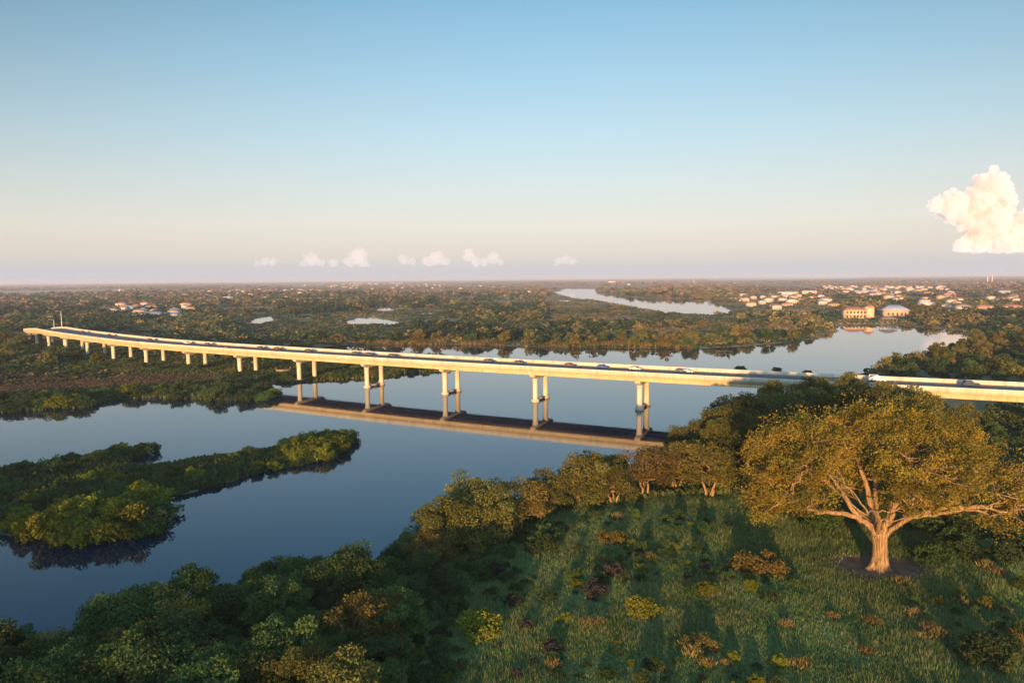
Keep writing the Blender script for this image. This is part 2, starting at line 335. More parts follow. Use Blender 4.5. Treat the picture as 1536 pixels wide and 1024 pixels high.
# ------------------------------------------------------------------ the bridge
NEAR = np.array([(330,62),(270,84),(200,109),(150,129.5),(107.2,148.6),(55.6,171.5),(34.2,181.5),(8.8,194),(-26.9,212),(-74,237.5),(-127.6,268),(-171,297),(-224,341),(-260,374),(-296,413),(-318,446),(-330,475)], float)
def catmull(P, n=12):
    out = []
    for k in range(len(P)-1):
        p0 = P[max(k-1, 0)]; p1 = P[k]; p2 = P[k+1]; p3 = P[min(k+2, len(P)-1)]
        for u in np.arange(n)/n:
            out.append(.5*((2*p1)+(-p0+p2)*u+(2*p0-5*p1+4*p2-p3)*u*u+(-p0+3*p1-3*p2+p3)*u**3))
    out.append(P[-1]); return np.array(out)
BC = catmull(NEAR)
for _ in range(12): BC[1:-1] = (BC[:-2]+2*BC[1:-1]+BC[2:])/4
BS = np.concatenate([[0], np.cumsum(np.linalg.norm(np.diff(BC, axis=0), axis=1))])
def bridge_at(s, off=0.0):                  # off metres in from the near edge
    p = np.array([np.interp(s, BS, BC[:, 0]), np.interp(s, BS, BC[:, 1])]); q = np.array([np.interp(s+1, BS, BC[:, 0]), np.interp(s+1, BS, BC[:, 1])])
    if s+1 > BS[-1]: q = p; p = np.array([np.interp(s-1, BS, BC[:, 0]), np.interp(s-1, BS, BC[:, 1])])
    d = (q-p)/np.linalg.norm(q-p); n = np.array([d[1], -d[0]])   # the far side lies to the right of travel towards the left end
    base_ = np.array([np.interp(s, BS, BC[:, 0]), np.interp(s, BS, BC[:, 1])])
    return base_+n*off, d, n
def s_of(pxy): return BS[np.argmin(np.linalg.norm(BC-pxy, axis=1))]
BW, ZR = 14.6, 9.72                         # deck width, road level
SDROP = s_of(np.array([-262., 376.]))
def bz(s): return -6.0*np.clip((s-SDROP)/95, 0, 1)**1.25
def sweep(name, prof, m, parent, s0=0, s1=None, step=2.5):   # prof: closed section (offset from the near edge, z)
    ss = np.arange(s0, s1 or BS[-1], step); prof = np.array(prof); k = len(prof); V = []
    for s in ss:
        p, d, n = bridge_at(s); V.append(np.c_[p[0]+n[0]*prof[:, 0], p[1]+n[1]*prof[:, 0], prof[:, 1]+bz(s)])
    V = np.concatenate(V); F = [(a*k+j, a*k+(j+1) % k, (a+1)*k+(j+1) % k, (a+1)*k+j) for a in range(len(ss)-1) for j in range(k)]
    b = MB(); b.add(V, F)
    if k == 4: b.add(V[:4], [(3, 2, 1, 0)]); b.add(V[-4:], [(0, 1, 2, 3)])
    return b.build(name, m, parent)
P1S = s_of(bridge_at(s_of(np.array([8.8, 192.0])))[0])
bridge = empty('road_bridge', (*bridge_at(P1S, BW/2)[0], 0))
tag(bridge, 'long cream concrete road bridge curving on twin columned piers across the river', 'bridge')
inv = Vector(bridge.location)
def fixp(o): o.matrix_parent_inverse = Matrix.Translation(-inv); return o
def sw(*a, **k): return fixp(sweep(*a, **k))
sw('deck_slab', [(.12, 9.36), (BW-.12, 9.36), (BW-.12, ZR), (.12, ZR)], CONC, bridge)
sw('parapet', [(0, 9.30), (.115, 9.30), (.118, ZR+.002), (.45, ZR+.002), (.30, ZR+.35), (.26, 10.72), (.02, 10.72), (0, 10.66)], CONC, bridge)
sw('parapet', [(BW, 9.30), (BW, 10.72), (BW-.24, 10.72), (BW-.30, ZR+.35), (BW-.45, ZR+.002), (BW-.118, ZR+.002), (BW-.115, 9.30)], CONC, bridge)
for g0 in (.55, 4.6, 8.7, 12.7):
    w = 1.3
    sw('girder', [(g0, 8.08), (g0+w, 8.08), (g0+w, 8.30), (g0+w-.32, 8.55), (g0+w-.32, 9.05), (g0+w, 9.2), (g0+w, 9.358), (g0, 9.358), (g0, 9.2), (g0+.12, 9.1), (g0+.12, 8.5), (g0, 8.38)], CONC_G, bridge)
sw('road_surface', [(.46, ZR+.002), (BW-.46, ZR+.002), (BW-.46, ZR+.02), (.46, ZR+.02)], ASPH, bridge)
for off in (1.7, BW-1.7): sw('edge_line', [(off-.1, ZR+.021), (off+.1, ZR+.021), (off+.1, ZR+.026), (off-.1, ZR+.026)], PAINT_W, bridge)
for off in (BW/2-.2, BW/2+.08): sw('centre_line', [(off, ZR+.021), (off+.12, ZR+.021), (off+.12, ZR+.026), (off, ZR+.026)], PAINT_Y, bridge)
def pier(s):
    p, d, n = bridge_at(s); rz = math.atan2(n[1], n[0])    # local x runs across the deck
    b = MB(); prof = [(.35, 8.07), (.35, 7.62), (1.9, 6.9), (BW-1.9, 6.9), (BW-.35, 7.62), (BW-.35, 8.07)]
    V = [(a, -.75, z) for a, z in prof]+[(a, .75, z) for a, z in prof]
    b.add(V, [(0, 1, 4, 5), (1, 2, 3, 4), (11, 10, 7, 6), (10, 9, 8, 7)]); b.add(V, [(k, k+6, (k+1) % 6+6, (k+1) % 6) for k in range(6)])
    cap = b.build('pier', CONC_D, bridge); cap.matrix_parent_inverse = Matrix.Translation(-inv); cap.location = (p[0], p[1], bz(s)); cap.rotation_euler = (0, 0, rz)
    zs = np.array([-2.8, -.5, 0, .45, .46, 6.2, 6.95]); 
    for cx in (2.5, 9.9):
        q = p+n*cx; g = min(gz(*q), 0)-.6
        b = MB(); b.tube([(cx, 0, g), (cx, 0, 3), (cx, 0, 5.6), (cx, 0, 6.5), (cx, 0, 6.93)], [.78, .78, .78, .86, 1.0], 16, cap=False); b.build('column', CONC, cap, True)
        b = MB(); b.tube([(cx, 0, -.9), (cx, 0, -.05), (cx, 0, .62), (cx, 0, .72), (cx, 0, .72)], [1.2, 1.2, 1.2, 1.1, .78], 16, cap=False); b.build('pile_collar', CONC_D, cap)
    b = MB(); b.box((3.6, -.42, .12), (8.8, .42, .75)); b.build('strut', CONC_D, cap)
    return cap
SPAN = 31.2
for k in range(-4, 15):
    s = P1S+3.3+k*SPAN
    if 30 < s < BS[-1]-3: pier(s)

# ------------------------------------------------------------------ cars on the bridge
def car_proto(col, kind='car'):
    m = simple('car_paint', col, .72, .04, 1)
    root = empty(kind); H = {'car': 1.45, 'suv': 1.8, 'van': 2.3}[kind]; Ln = {'car': 4.5, 'suv': 4.8, 'van': 5.4}[kind]; w = .9
    hood = .85 if kind == 'car' else (1.05 if kind == 'suv' else 1.15)
    side = [(-Ln/2, .35), (Ln/2, .35), (Ln/2, hood*.85), (Ln/2-.1, hood), (Ln*.2, hood+.06), (Ln*.06, H-.06), (Ln*.0, H), (-Ln*.30, H), (-Ln*.36, H-.05), (-Ln*.46, hood+.08), (-Ln/2, hood)]
    if kind != 'car': side[7:10] = [(-Ln*.42, H), (-Ln*.46, H-.06), (-Ln*.49, hood+.1)]
    k = len(side); b = MB(); ins = [.08 if z > hood+.1 else 0 for x, z in side]
    V = [(x, -w+i_*2, z) for (x, z), i_ in zip(side, ins)]+[(x, w-i_*2, z) for (x, z), i_ in zip(side, ins)]
    b.add(V, [(a, (a+1) % k, (a+1) % k+k, a+k) for a in range(k)])
    for o_, rev in ((0, 0), (k, 1)):
        f = [(0, 1, 2, 3), (0, 3, 4, 10), (4, 5, 9, 10), (5, 6, 7, 8), (5, 8, 9, 9)]
        b.add(V, [tuple((q+o_) for q in (ff if rev else ff[::-1])) for ff in f])
    b.build('body', m, root)
    g = MB(); zt, zb = H-.14, hood+.12
    for sy in (-1, 1):
        yy = sy*(w-.11); a, c_ = Ln*.15, -Ln*.4
        g.add([(a, yy-sy*-.03, zb), (c_, yy-sy*-.03, zb), (c_*.8, sy*(w-.135), zt), (a*.45, sy*(w-.135), zt)], [(0, 1, 2, 3)])
    g.add([(Ln*.2+.0, -.72, hood+.12), (Ln*.2, .72, hood+.12), (Ln*.075, .66, H-.12), (Ln*.075, -.66, H-.12)], [(0, 1, 2, 3)])
    g.add([(-Ln*.495, -.7, hood+.14), (-Ln*.495, .7, hood+.14), (-Ln*(.385 if kind == 'car' else .475), .64, H-.12), (-Ln*(.385 if kind == 'car' else .475), -.64, H-.12)], [(3, 2, 1, 0)])
    g.build('window', GLASS, root)
    for sx in (-1, 1):
        for sy in (-1, 1):
            b = MB(); b.tube([(sx*Ln*.3, sy*.72, .33), (sx*Ln*.3, sy*.92, .33)], .33, 8); b.build('wheel', RUBBER, root)
    return root
CARS = {'dark grey': car_proto((.085, .08, .08)), 'white': car_proto((.6, .58, .55)), 'blue': car_proto((.04, .08, .24)), 'dark red': car_proto((.13, .075, .055)),
        'slate blue suv': car_proto((.022, .040, .085), 'suv'), 'white van': car_proto((.8, .8, .77), 'van')}
first = set()
cars = [(1457,576,'slate blue suv','dusky grey car on the bridge above the right edge of the spreading tree'),
        (1316,562,'white van','white van on the bridge above the tree crowns'),
        (1022,553.5,'dark grey','dark car just ahead of a white car right of the fifth pier'),
        (1031,554,'white','white car close to a dark car, right of the fifth pier'),
        (953,549.5,'white','lone white car on the bridge near the rightmost visible pier'),
        (904,549,'blue','blue car on the bridge between the two rightmost piers'),
        (854,546.5,'dark red','dark reddish car just right of the second pier from the right'),
        (779,543.5,'dark grey','dark car on the bridge just left of the second pier from the right'),
        (733,541.5,'dark grey','dark car right of the middle river pier'),
        (589,533.5,'dark grey','dark car on the bridge right of the fourth river pier'),
        (554,532,'dark grey','dark car above the pier at the marsh tip, right one of a pair'),
        (534,531,'dark grey','dark car, left one of the pair above the marsh tip pier'),
        (463,527,'dark grey','dark car on the bridge above the leftmost pier in the water'),
        (416,524,'dark red','dark reddish car on the bridge where it leaves the marsh'),
        (391,522.5,'dark grey','dark car over the first shore pier'),
        (339,519.5,'dark red','dark reddish car in the cluster over the marsh, rightmost of three'),
        (312,517,'dark grey','dark car in the cluster over the marsh, middle of three'),
        (281,514.5,'white','pale car in the cluster over the marsh, leftmost of three'),
        (225,508.5,'dark grey','dark car on the far half of the bridge over the wood'),
        (164,502.5,'dark grey','dark car where the bridge starts to bend, right one'),
        (124,498.5,'dark grey','dark car farthest along the bend of the bridge')]
for px, py, k, lab in cars:
    q = at(px, py, ZR+.6); s = s_of(q); p, d, n = bridge_at(s); off = float((q-p) @ n); lane = 10.6 if off > BW/2 else 4.6
    if px in (1316,): lane = 11.5
    # slide along the bridge until the car stands at the picture column it has
    ss = np.linspace(s-25, s+25, 201); pts = np.array([bridge_at(a, lane)[0] for a in ss]); s = ss[np.argmin(abs(proj(pts[:, 0], pts[:, 1], ZR+.6)[0]-px))]
    p, d, n = bridge_at(s, lane); dd = d if lane < BW/2 else -d
    o = CARS[k] if k not in first else copy_tree(CARS[k]); first.add(k)
    o.location = (p[0], p[1], ZR+.022+bz(s)); o.scale = (.72, .72, .72); o.rotation_euler = (0, 0, math.atan2(dd[1], dd[0]))
    tag(o, lab, 'van' if 'van' in k else 'car', 'cars driving on the bridge')
def lamp_post(px, py, h, label):
    q = at(px, py, ZR+1); s = s_of(q); p, d, n = bridge_at(s, BW-.13)
    root = empty('lamp_post', (p[0], p[1], 10.725+bz(s)), math.atan2(n[1], n[0])); tag(root, label, 'lamp post', 'lamp posts at the far end of the bridge')
    b = MB(); b.tube([(0, 0, 0), (0, 0, h*.5), (0, 0, h)], [.22, .18, .12], 8); b.build('pole', METAL, root)
    b = MB(); b.tube([(0, 0, h-.3), (-.9, 0, h+.1), (-1.8, 0, h+.2)], [.08, .07, .06], 8); b.build('arm', METAL, root)
    b = MB(); b.box((-2.5, -.2, h+.08), (-1.6, .2, h+.28)); b.build('lamp_head', METAL, root)
lamp_post(66, 490, 9.0, 'tall pale lamp post standing where the bridge bends away')
lamp_post(29, 488, 4.5, 'thin short lamp post at the far left tip of the bridge')

# ------------------------------------------------------------------ plants: builders
def rdir(rng, n):
    v = rng.normal(size=(n, 3)); return v/np.linalg.norm(v, axis=1)[:, None]
def add_leaves(b, C, size, rng, tint=None, flat=.0, aspect=.55):
    n = len(C); u = rdir(rng, n); w_ = rdir(rng, n); u[:, 2] *= (1-flat); u /= np.linalg.norm(u, axis=1)[:, None]
    v = np.cross(u, w_); v /= np.linalg.norm(v, axis=1)[:, None]+1e-9
    s = size*rng.uniform(.6, 1.35, n)[:, None]
    V = np.stack([C+u*s, C+v*s*aspect, C-u*s, C-v*s*aspect], 1).reshape(-1, 3)
    F = np.arange(4*n).reshape(-1, 4)
    if tint is None:
        br = rng.uniform(.7, 1.3, n); wm = rng.uniform(-.15, .22, n); tint = np.stack([br*(1+wm), br, br*(1-wm)], 1)
    b.add(V, F, np.repeat(tint, 4, 0))
def cluster_pts(rng, C, Rr, per, squash=.7):
    n = len(C)*per; d = rdir(rng, n); rad = rng.uniform(.25, 1, n)**.55
    rr_ = np.repeat(Rr, per)*rad; P = np.repeat(C, per, 0)+d*rr_[:, None]*np.array([1, 1, squash]); return P
def curve(p0, p1, rng, sag=.15, n=5):
    p0 = np.array(p0, float); p1 = np.array(p1, float); t_ = np.linspace(0, 1, n)[:, None]; L_ = np.linalg.norm(p1-p0)
    off = rng.normal(size=3)*sag*L_*.5; off[2] = -abs(off[2])*.6+sag*L_*.3*(rng.random()-.3)
    P = p0+(p1-p0)*t_+off*(4*t_*(1-t_))*.5; P[1:-1] += rng.normal(size=(n-2, 3))*L_*.025; return P
def tree_proto(name, seed, H, Rc, zc, ncl, per, leaf, LM, BM, rcl=.30, trunk_r=.22, twigs=True, low=-.55, multi=1):
    rng = np.random.default_rng(seed); root = empty(name)
    d = rdir(rng, ncl*4); d = d[d[:, 2] > low][:ncl]
    lump = 1+.28*(vnoise(d[:, 0]*2.2+seed, d[:, 1]*2.2+d[:, 2]*1.7, seed)-.5)*2
    rad = rng.uniform(.5, .98, len(d))*lump
    C = np.stack([d[:, 0]*Rc*rad, d[:, 1]*Rc*rad, zc+d[:, 2]*(H-zc)*rad], 1); C[:, 2] = np.maximum(C[:, 2], H*.10)
    Rr = rng.uniform(.7, 1.3, len(C))*Rc*rcl
    b = MB(); P = cluster_pts(rng, C, Rr, per); P = P[P[:, 2] > .1]
    cl = np.repeat(rng.uniform(.75, 1.25, len(C)), per)[:len(P)]
    br = rng.uniform(.75, 1.25, len(P))*cl; wm = rng.uniform(-.12, .2, len(P)); add_leaves(b, P, leaf, rng, np.stack([br*(1+wm), br, br*(1-wm)], 1)); b.build('crown', LM, root)
    b = MB(); forks = []
    for q in range(multi):
        a = rng.uniform(0, 6.28); lean = (.12 if multi == 1 else .3)*Rc; fx = np.array([math.cos(a)*lean, math.sin(a)*lean, zc*.62])
        st = np.array([math.cos(a), math.sin(a), 0])*trunk_r*(0 if multi == 1 else 1.2)-np.array([0, 0, .4])
        P_ = curve(st, fx, rng, .1, 6); b.tube(P_, np.linspace(trunk_r*1.3, trunk_r*.7, 6)*(1 if multi == 1 else .7), 7, cap=False); forks.append(fx)
    sel = rng.permutation(len(C))[:min(len(C), 26 if twigs else 7)]
    for k in sel:
        fx = forks[rng.integers(len(forks))]; P_ = curve(fx, C[k], rng, .25, 6); b.tube(P_, np.linspace(trunk_r*.5, trunk_r*.09, 6), 5, cap=False)
    b.build('trunk', BM, root, True)
    return root
def shrub_proto(name, seed, H, Rc, ncl, per, leaf, LM, BM=BARK_DARK):
    rng = np.random.default_rng(seed); root = empty(name)
    d = rdir(rng, ncl*3); d[:, 2] = abs(d[:, 2]); d = d[:ncl]
    rad = rng.uniform(.55, 1, ncl); C = np.stack([d[:, 0]*Rc*rad, d[:, 1]*Rc*rad, H*.12+d[:, 2]*H*.78*rad], 1); Rr = rng.uniform(.6, 1.3, ncl)*Rc*.3
    b = MB(); P = cluster_pts(rng, C, Rr, per, .75); P = P[P[:, 2] > -.05]; br = rng.uniform(.7, 1.3, len(P)); wm = rng.uniform(-.12, .2, len(P))
    add_leaves(b, P, leaf, rng, np.stack([br*(1+wm), br, br*(1-wm)], 1)); b.build('foliage', LM, root)
    b = MB()
    for k in range(min(9, ncl)): b.tube(curve((rng.normal()*.15, rng.normal()*.15, -.3), C[k], rng, .2, 5), np.linspace(.09, .02, 5), 5, cap=False)
    b.build('stem', BM, root, True); return root
used = set()
def place(proto, x, y, sc=1.0, rz=None, rng=None, z=None, zs=1.0):
    o = proto if proto.name not in used else copy_tree(proto); used.add(proto.name)
    o.location = (x, y, (gz(x, y) if z is None else z)-.08); o.rotation_euler = (0, 0, rng.uniform(0, 6.28) if rz is None else rz); o.scale = (sc, sc, sc*zs); return o
def scatter(poly_px, spacing, seed, z=1.5, mind=0.5, maxn=None):
    P = W(poly_px, z); rng = np.random.default_rng(seed); lo = P.min(0); hi = P.max(0)
    n = int(np.prod((hi-lo)/spacing)*14)+50; n = min(n, 20000); Q = rng.uniform(lo, hi, (n, 2)); Q = Q[in_poly(Q, P)]; Q = Q[land(Q) > mind]; out = []
    for q in Q:
        if all((q[0]-a[0])**2+(q[1]-a[1])**2 > spacing*spacing for a in out): out.append(q)
        if maxn and len(out) >= maxn: break
    return np.array(out), rng

# ------------------------------------------------------------------ the spreading tree in the meadow
def big_oak():
    rng = np.random.default_rng(5); root = empty('spreading_oak', (OAK[0], OAK[1], OAKZ))
    tag(root, 'huge sunlit spreading tree with a pale flared trunk on bare brown earth', 'tree')
    limbs = [[(-.35,0,3.9),(-1.2,-.1,5.0),(-2.6,-.2,6.1),(-4.6,-.4,6.7),(-6.9,-.6,6.9),(-8.8,-.9,7.5),(-10.8,-1.3,8.3),(-12.8,-1.5,8.0)],
             [(-2.4,-.2,6.0),(-3.7,0,7.9),(-5.0,.2,9.8),(-6.2,.4,11.3),(-8.4,.8,13)],
             [(.5,0,4.0),(1.4,-.2,5.2),(2.6,-.4,6.2),(3.6,-.2,8.3),(4.6,.2,10.4),(6,.7,13.6)],
             [(2.3,-.3,5.9),(4.2,-.8,6.4),(6.4,-1.2,6.9),(8.6,-1.5,7.3),(10.2,-1.6,7.1),(11.6,-1.8,6.6)],
             [(-.2,.3,4.2),(-.8,.6,6.8),(-1.4,.9,9.6),(-2.6,1.4,13.2),(-3.5,2,16)],
             [(.2,-.2,4.2),(.5,-1.2,6.8),(.6,-2.4,9.2),(1.6,-3.6,12),(2.4,-4.2,14)],
             [(-.2,.6,4.4),(.9,2.8,7.6),(1.6,5.6,10.6),(2.6,8.6,13)],
             [(-.6,.5,4.6),(-3.2,3.2,7.8),(-6.2,6.4,10.4),(-9.6,9,11.4)], [(.7,.5,4.6),(3.8,3.2,7.6),(7.6,6.0,9.8),(11.5,8.2,10.8)],
             [(-.5,-.4,4.4),(-2.2,-3.2,7.2),(-4.4,-6.0,9.0),(-6.0,-8.6,9.4)], [(.7,-.4,4.6),(3.0,-3.2,7.6),(5.6,-6.0,9.2),(8.2,-8.0,9.2)]]
    lrad = [.40,.30,.44,.24,.40,.36,.38,.36,.36,.28,.28]
    b = MB(); sides = 20; th = np.arange(sides)/sides*2*math.pi; zz = np.array([-.5,0,.35,.9,1.7,2.7,3.5,4.2,4.7]); rad = np.array([1.75,1.28,1.0,.84,.74,.72,.78,.88,.70])
    wob = np.stack([1+(.20*np.exp(-max(z, 0)/1.2)+.05)*np.sin(5*th+.4*z)+.05*np.sin(9*th+1.3+.2*z)+.035*np.sin(13*th) for z in zz])
    b.tube([(.12*math.sin(z*.8), .05*z, z) for z in zz], rad, sides, cap=False, wob=wob)
    pts = []; seg = []
    for l, r0 in zip(limbs, lrad):
        P = catmull(np.array(l, float), 4); P[2:] += rng.normal(size=(len(P)-2, 3))*.10; b.tube(P, np.linspace(r0, .09, len(P)), 8, cap=False)
        for k in range(3, len(P)): seg.append((P[k], np.interp(k, [0, len(P)-1], [r0, .09])))
    sp = np.array([s[0] for s in seg])
    # crown clusters on a broad dome, open beneath
    n = 1500; d = rdir(rng, n); d = d[d[:, 2] > -.32]; lum = .80+.42*vnoise(d[:, 0]*3+9, d[:, 1]*3+d[:, 2]*2, 4); rad_ = rng.uniform(.74, 1.0, len(d))*lum
    C = np.stack([.1+d[:, 0]*14.7*rad_, d[:, 1]*13.0*rad_, 8.3+d[:, 2]*np.where(d[:, 2] > 0, 9.4, 12.0)*rad_], 1)
    inner = np.stack([.4+rng.uniform(-12, 12, 260), rng.uniform(-9, 9, 260), rng.uniform(7, 15, 260)], 1); C = np.concatenate([C, inner])
    keep = np.ones(len(C), bool)
    # the windows in the crown through which the lit limbs show
    zp = C[:, 2]+.40*C[:, 1]; front = C[:, 1] < 3
    floor_ = np.interp(C[:, 0], [-16, -12, -9.5, -7.5, -5, -2.5, -1, .6, 1.6, 3, 7, 10, 12, 15], [5.4, 5.7, 7.0, 8.5, 8.8, 7.9, 6.2, 5.0, 5.4, 7.0, 7.4, 5.9, 3.9, 4.0])
    keep &= ~(front & (zp < floor_)); keep &= C[:, 2] > 4.2+1.2*rng.random(len(C))
    for (x0, x1, z0, z1) in ((-7.2, -3.6, 8, 11.6), (3.2, 5.0, 8, 10), (-2.6, -.4, 10.5, 13), (1.2, 3.0, 13.4, 15.4), (7.5, 10.5, 9.4, 10.8), (-4.6, -3.2, 13.2, 14.8)):
        keep &= ~(front & (C[:, 0] > x0) & (C[:, 0] < x1) & (zp > z0) & (zp < z1))
    keep &= ~((np.hypot(C[:, 0], C[:, 1]) < 4.2) & (C[:, 2] < 6.2))
    C = C[keep]; dd = rng.permutation(len(C)); C = C[dd]; out = []
    for c_ in C:
        if all(np.sum((c_-a)**2) > 1.45**2 for a in out): out.append(c_)
    C = np.array(out)
    order_ = np.argsort([np.min(np.linalg.norm(sp-c_, axis=1)) for c_ in C]); nodes = list(sp); nrad = [q[1] for q in seg]
    for oi_ in order_:
        c_ = C[oi_]; A_ = np.array(nodes); dist = np.linalg.norm(A_-c_, axis=1)+np.maximum(0, A_[:, 2]-c_[2])*.6; k = int(np.argmin(dist)); P = curve(A_[k], c_, rng, .3, 7); r0 = min(nrad[k]*.62, .15)
        b.tube(P, np.linspace(r0, max(r0*.35, .022), 7), 5, cap=False)
        for j_ in (3, 5, 6): nodes.append(P[j_]); nrad.append(r0*(1-.65*j_/6))
        for _ in range(4):
            e = c_+rdir(rng, 1)[0]*1.3*np.array([1, 1, .6]); b.tube(curve(P[4], e, rng, .2, 4), np.linspace(r0*.4, .012, 4), 4, cap=False)
    fr_ = [c_ for c_ in C if c_[1] < -1 and c_[2] < 16]
    for k_ in rng.permutation(len(fr_))[:64]:
        c_ = fr_[k_]; A_ = np.array(nodes[:len(sp)+400]); dist = np.linalg.norm(A_-c_, axis=1); q_ = A_[int(np.argmin(abs(dist-3.6)))]; out_ = c_+np.array([0, -1.0, .35])*rng.uniform(.5, 1.6)
        P = curve(q_, out_, rng, .35, 8); b.tube(P, np.linspace(.11, .035, 8), 5, cap=False)
        for _ in range(2): b.tube(curve(P[5], P[5]+rdir(rng, 1)[0]*np.array([1.6, 1, 1.2]), rng, .3, 5), np.linspace(.05, .015, 5), 4, cap=False)
    tr = b.build('trunk', BARK, root, True)
    Rr = rng.uniform(.7, 1.6, len(C)); per = 440
    P = np.repeat(C, per, 0)+rng.normal(size=(len(C)*per, 3))*np.repeat(Rr*.52, per)[:, None]*np.array([1, 1, .75]); P += .5*(np.stack([vnoise(P[:, 0]*.9+k_*7, P[:, 1]*.9+P[:, 2]*.8, 70+k_) for k_ in range(3)], 1)-.5)*1.6; cl = np.repeat(rng.uniform(.65, 1.3, len(C)), per); gr_ = np.repeat(rng.uniform(-.05, .25, len(C)), per)
    gap = vnoise(P[:, 0]*.62+3, P[:, 1]*.62+P[:, 2]*.55, 88)+.5*vnoise(P[:, 0]*1.5+3, P[:, 2]*1.5+P[:, 1]*.8, 89); kp = (gap > .60) & (P[:, 0]+.9*rng.normal(size=len(P)) < 13.6); P = P[kp]; cl = cl[kp]; gr_ = gr_[kp]
    br = rng.uniform(.7, 1.3, len(P))*cl; wm = rng.uniform(-.12, .12, len(P)); b = MB()
    add_leaves(b, P, .13, rng, np.stack([br*(1+wm-gr_*.6), br, br*(1-wm)], 1), aspect=.5); b.build('crown', LEAF_OAK, root)
    return len(C)
big_oak()

# ------------------------------------------------------------------ individual trees of the near shore
T = [tree_proto('broadleaf_tree', 11, 7.2, 3.6, 3.4, 60, 260, .15, LEAF_GREEN, BARK_DARK),
     tree_proto('broadleaf_tree', 12, 6.4, 3.9, 2.8, 66, 260, .15, LEAF_DARK, BARK_DARK),
     tree_proto('broadleaf_tree', 13, 8.0, 3.4, 4.0, 60, 260, .15, LEAF_GREEN, BARK_DARK, multi=2)]
G = [tree_proto('olive_tree', 21, 8.4, 4.3, 4.2, 64, 230, .15, LEAF_OLIVE, BARK, multi=2),
     tree_proto('olive_tree', 22, 7.6, 3.9, 3.6, 56, 230, .15, LEAF_OLIVE, BARK, multi=3),
     tree_proto('olive_tree', 23, 8.8, 4.0, 4.6, 46, 170, .15, LEAF_GOLD, BARK, multi=3, trunk_r=.26)]
TALL = [tree_proto('tall_tree', 31, 13.6, 6.4, 7.2, 100, 210, .22, LEAF_OLIVE_DARK, BARK, rcl=.26, trunk_r=.4),
        tree_proto('tall_tree', 32, 12.6, 6.0, 6.4, 100, 210, .22, LEAF_DARK, BARK_DARK, rcl=.26, trunk_r=.4),
        tree_proto('tall_tree', 33, 14.2, 6.0, 7.8, 90, 200, .22, LEAF_OLIVE, BARK, rcl=.27, trunk_r=.4, multi=2)]
for k, l in ((0, T), (1, G), (2, TALL)):
    for q in l: q.location.z = -50
ntree = 0
belt = [(-160,1260),(-120,1060),(0,1015),(150,990),(250,955),(350,915),(450,885),(560,862),(640,838),(655,850),(640,905),(600,970),(590,1050),(600,1150),(590,1260)]
pts, rng = scatter(belt, 2.8, 41, 2.0, .6, 205)
for q in pts:
    px, py = proj(q[0], q[1], 2.0); pr = T[rng.choice(3, p=[.4, .35, .25])]; sc = rng.uniform(.46, .86)*(1.22 if px < 330 else 1.0)
    if rng.random() < .13: pr = G[rng.integers(3)]; sc = rng.uniform(.58, .82)
    o = place(pr, *q, sc, rng=rng); where = 'lower left corner' if px < 230 else ('left of centre' if px < 470 else 'beside the meadow edge')
    kind = 'golden olive' if pr in G else ('dark green' if pr is T[1] else 'mid green')
    tag(o, f'{kind} broadleaf tree in the shaded shore thicket, {where}', 'tree', f'{kind} thicket trees {where}'); ntree += 1
shore = [(640,846),(690,812),(740,790),(820,762),(920,742),(1010,728),(1060,712),(1100,735),(1090,756),(1010,752),(920,760),(830,778),(740,806),(660,852)]
pts, rng = scatter(shore, 3.9, 43, 2.0, .8, 46)
for q in pts:
    px, py = proj(q[0], q[1], 2.0); pr = G[rng.integers(3)] if rng.random() < .72 else T[rng.integers(3)]; sc = rng.uniform(.85, 1.12)
    o = place(pr, *q, sc, rng=rng); kind = ('golden' if pr is G[2] else 'olive') if pr in G else 'green'
    where = 'left of the bridge end' if px < 850 else 'below the rightmost pier'
    tag(o, f'sun touched {kind} shore tree with pale branches, {where}', 'tree', f'{kind} shore trees {where}'); ntree += 1
back = [(1010,700),(1080,668),(1150,650),(1240,640),(1340,650),(1430,672),(1440,720),(1380,735),(1280,735),(1180,742),(1100,740),(1040,730)]
pts, rng = scatter(back, 5.6, 47, 2.5, 1.5, 34)
for q in pts:
    px, py = proj(q[0], q[1], 2.0); pr = TALL[rng.choice(3, p=[.4, .25, .35])]; sc = rng.uniform(.85, 1.08)*(.72 if px < 1090 else (.86 if px < 1160 else (.97 if px < 1300 else (.93 if px < 1395 else .72))))
    o = place(pr, *q, sc, rng=rng); kind = 'dark green' if pr is TALL[1] else ('olive' if pr is TALL[0] else 'golden')
    where = 'left of the spreading tree' if px < 1180 else 'behind the spreading tree'
    tag(o, f'tall {kind} tree {where}, in front of the bridge', 'tree', f'tall {kind} trees {where}'); ntree += 1
# scrub on the right, behind and beside the big tree
BUSH_G = shrub_proto('green_bush', 51, 2.6, 2.4, 30, 110, .16, LEAF_GREEN)
BUSH_D = shrub_proto('dark_bush', 52, 2.4, 2.6, 30, 110, .16, LEAF_DARK)
BUSH_Y = shrub_proto('yellow_green_bush', 53, 2.2, 2.2, 30, 120, .14, LEAF_YELLOW)
BUSH_O = shrub_proto('golden_bush', 54, 2.0, 2.6, 34, 120, .14, LEAF_GOLD)
BUSH_P = shrub_proto('purple_brown_shrub', 55, 2.0, 1.4, 22, 90, .13, LEAF_PURPLE)
for q in (BUSH_G, BUSH_D, BUSH_Y, BUSH_O, BUSH_P): q.location.z = -50
pts, rng = scatter([(1440,760),(1480,700),(1500,690),(1700,700),(1750,860),(1600,880),(1500,840),(1400,830),(1380,800),(1300,790),(1180,790),(1120,775),(1180,755),(1300,760)], 3.6, 57, 3, 1, 60)
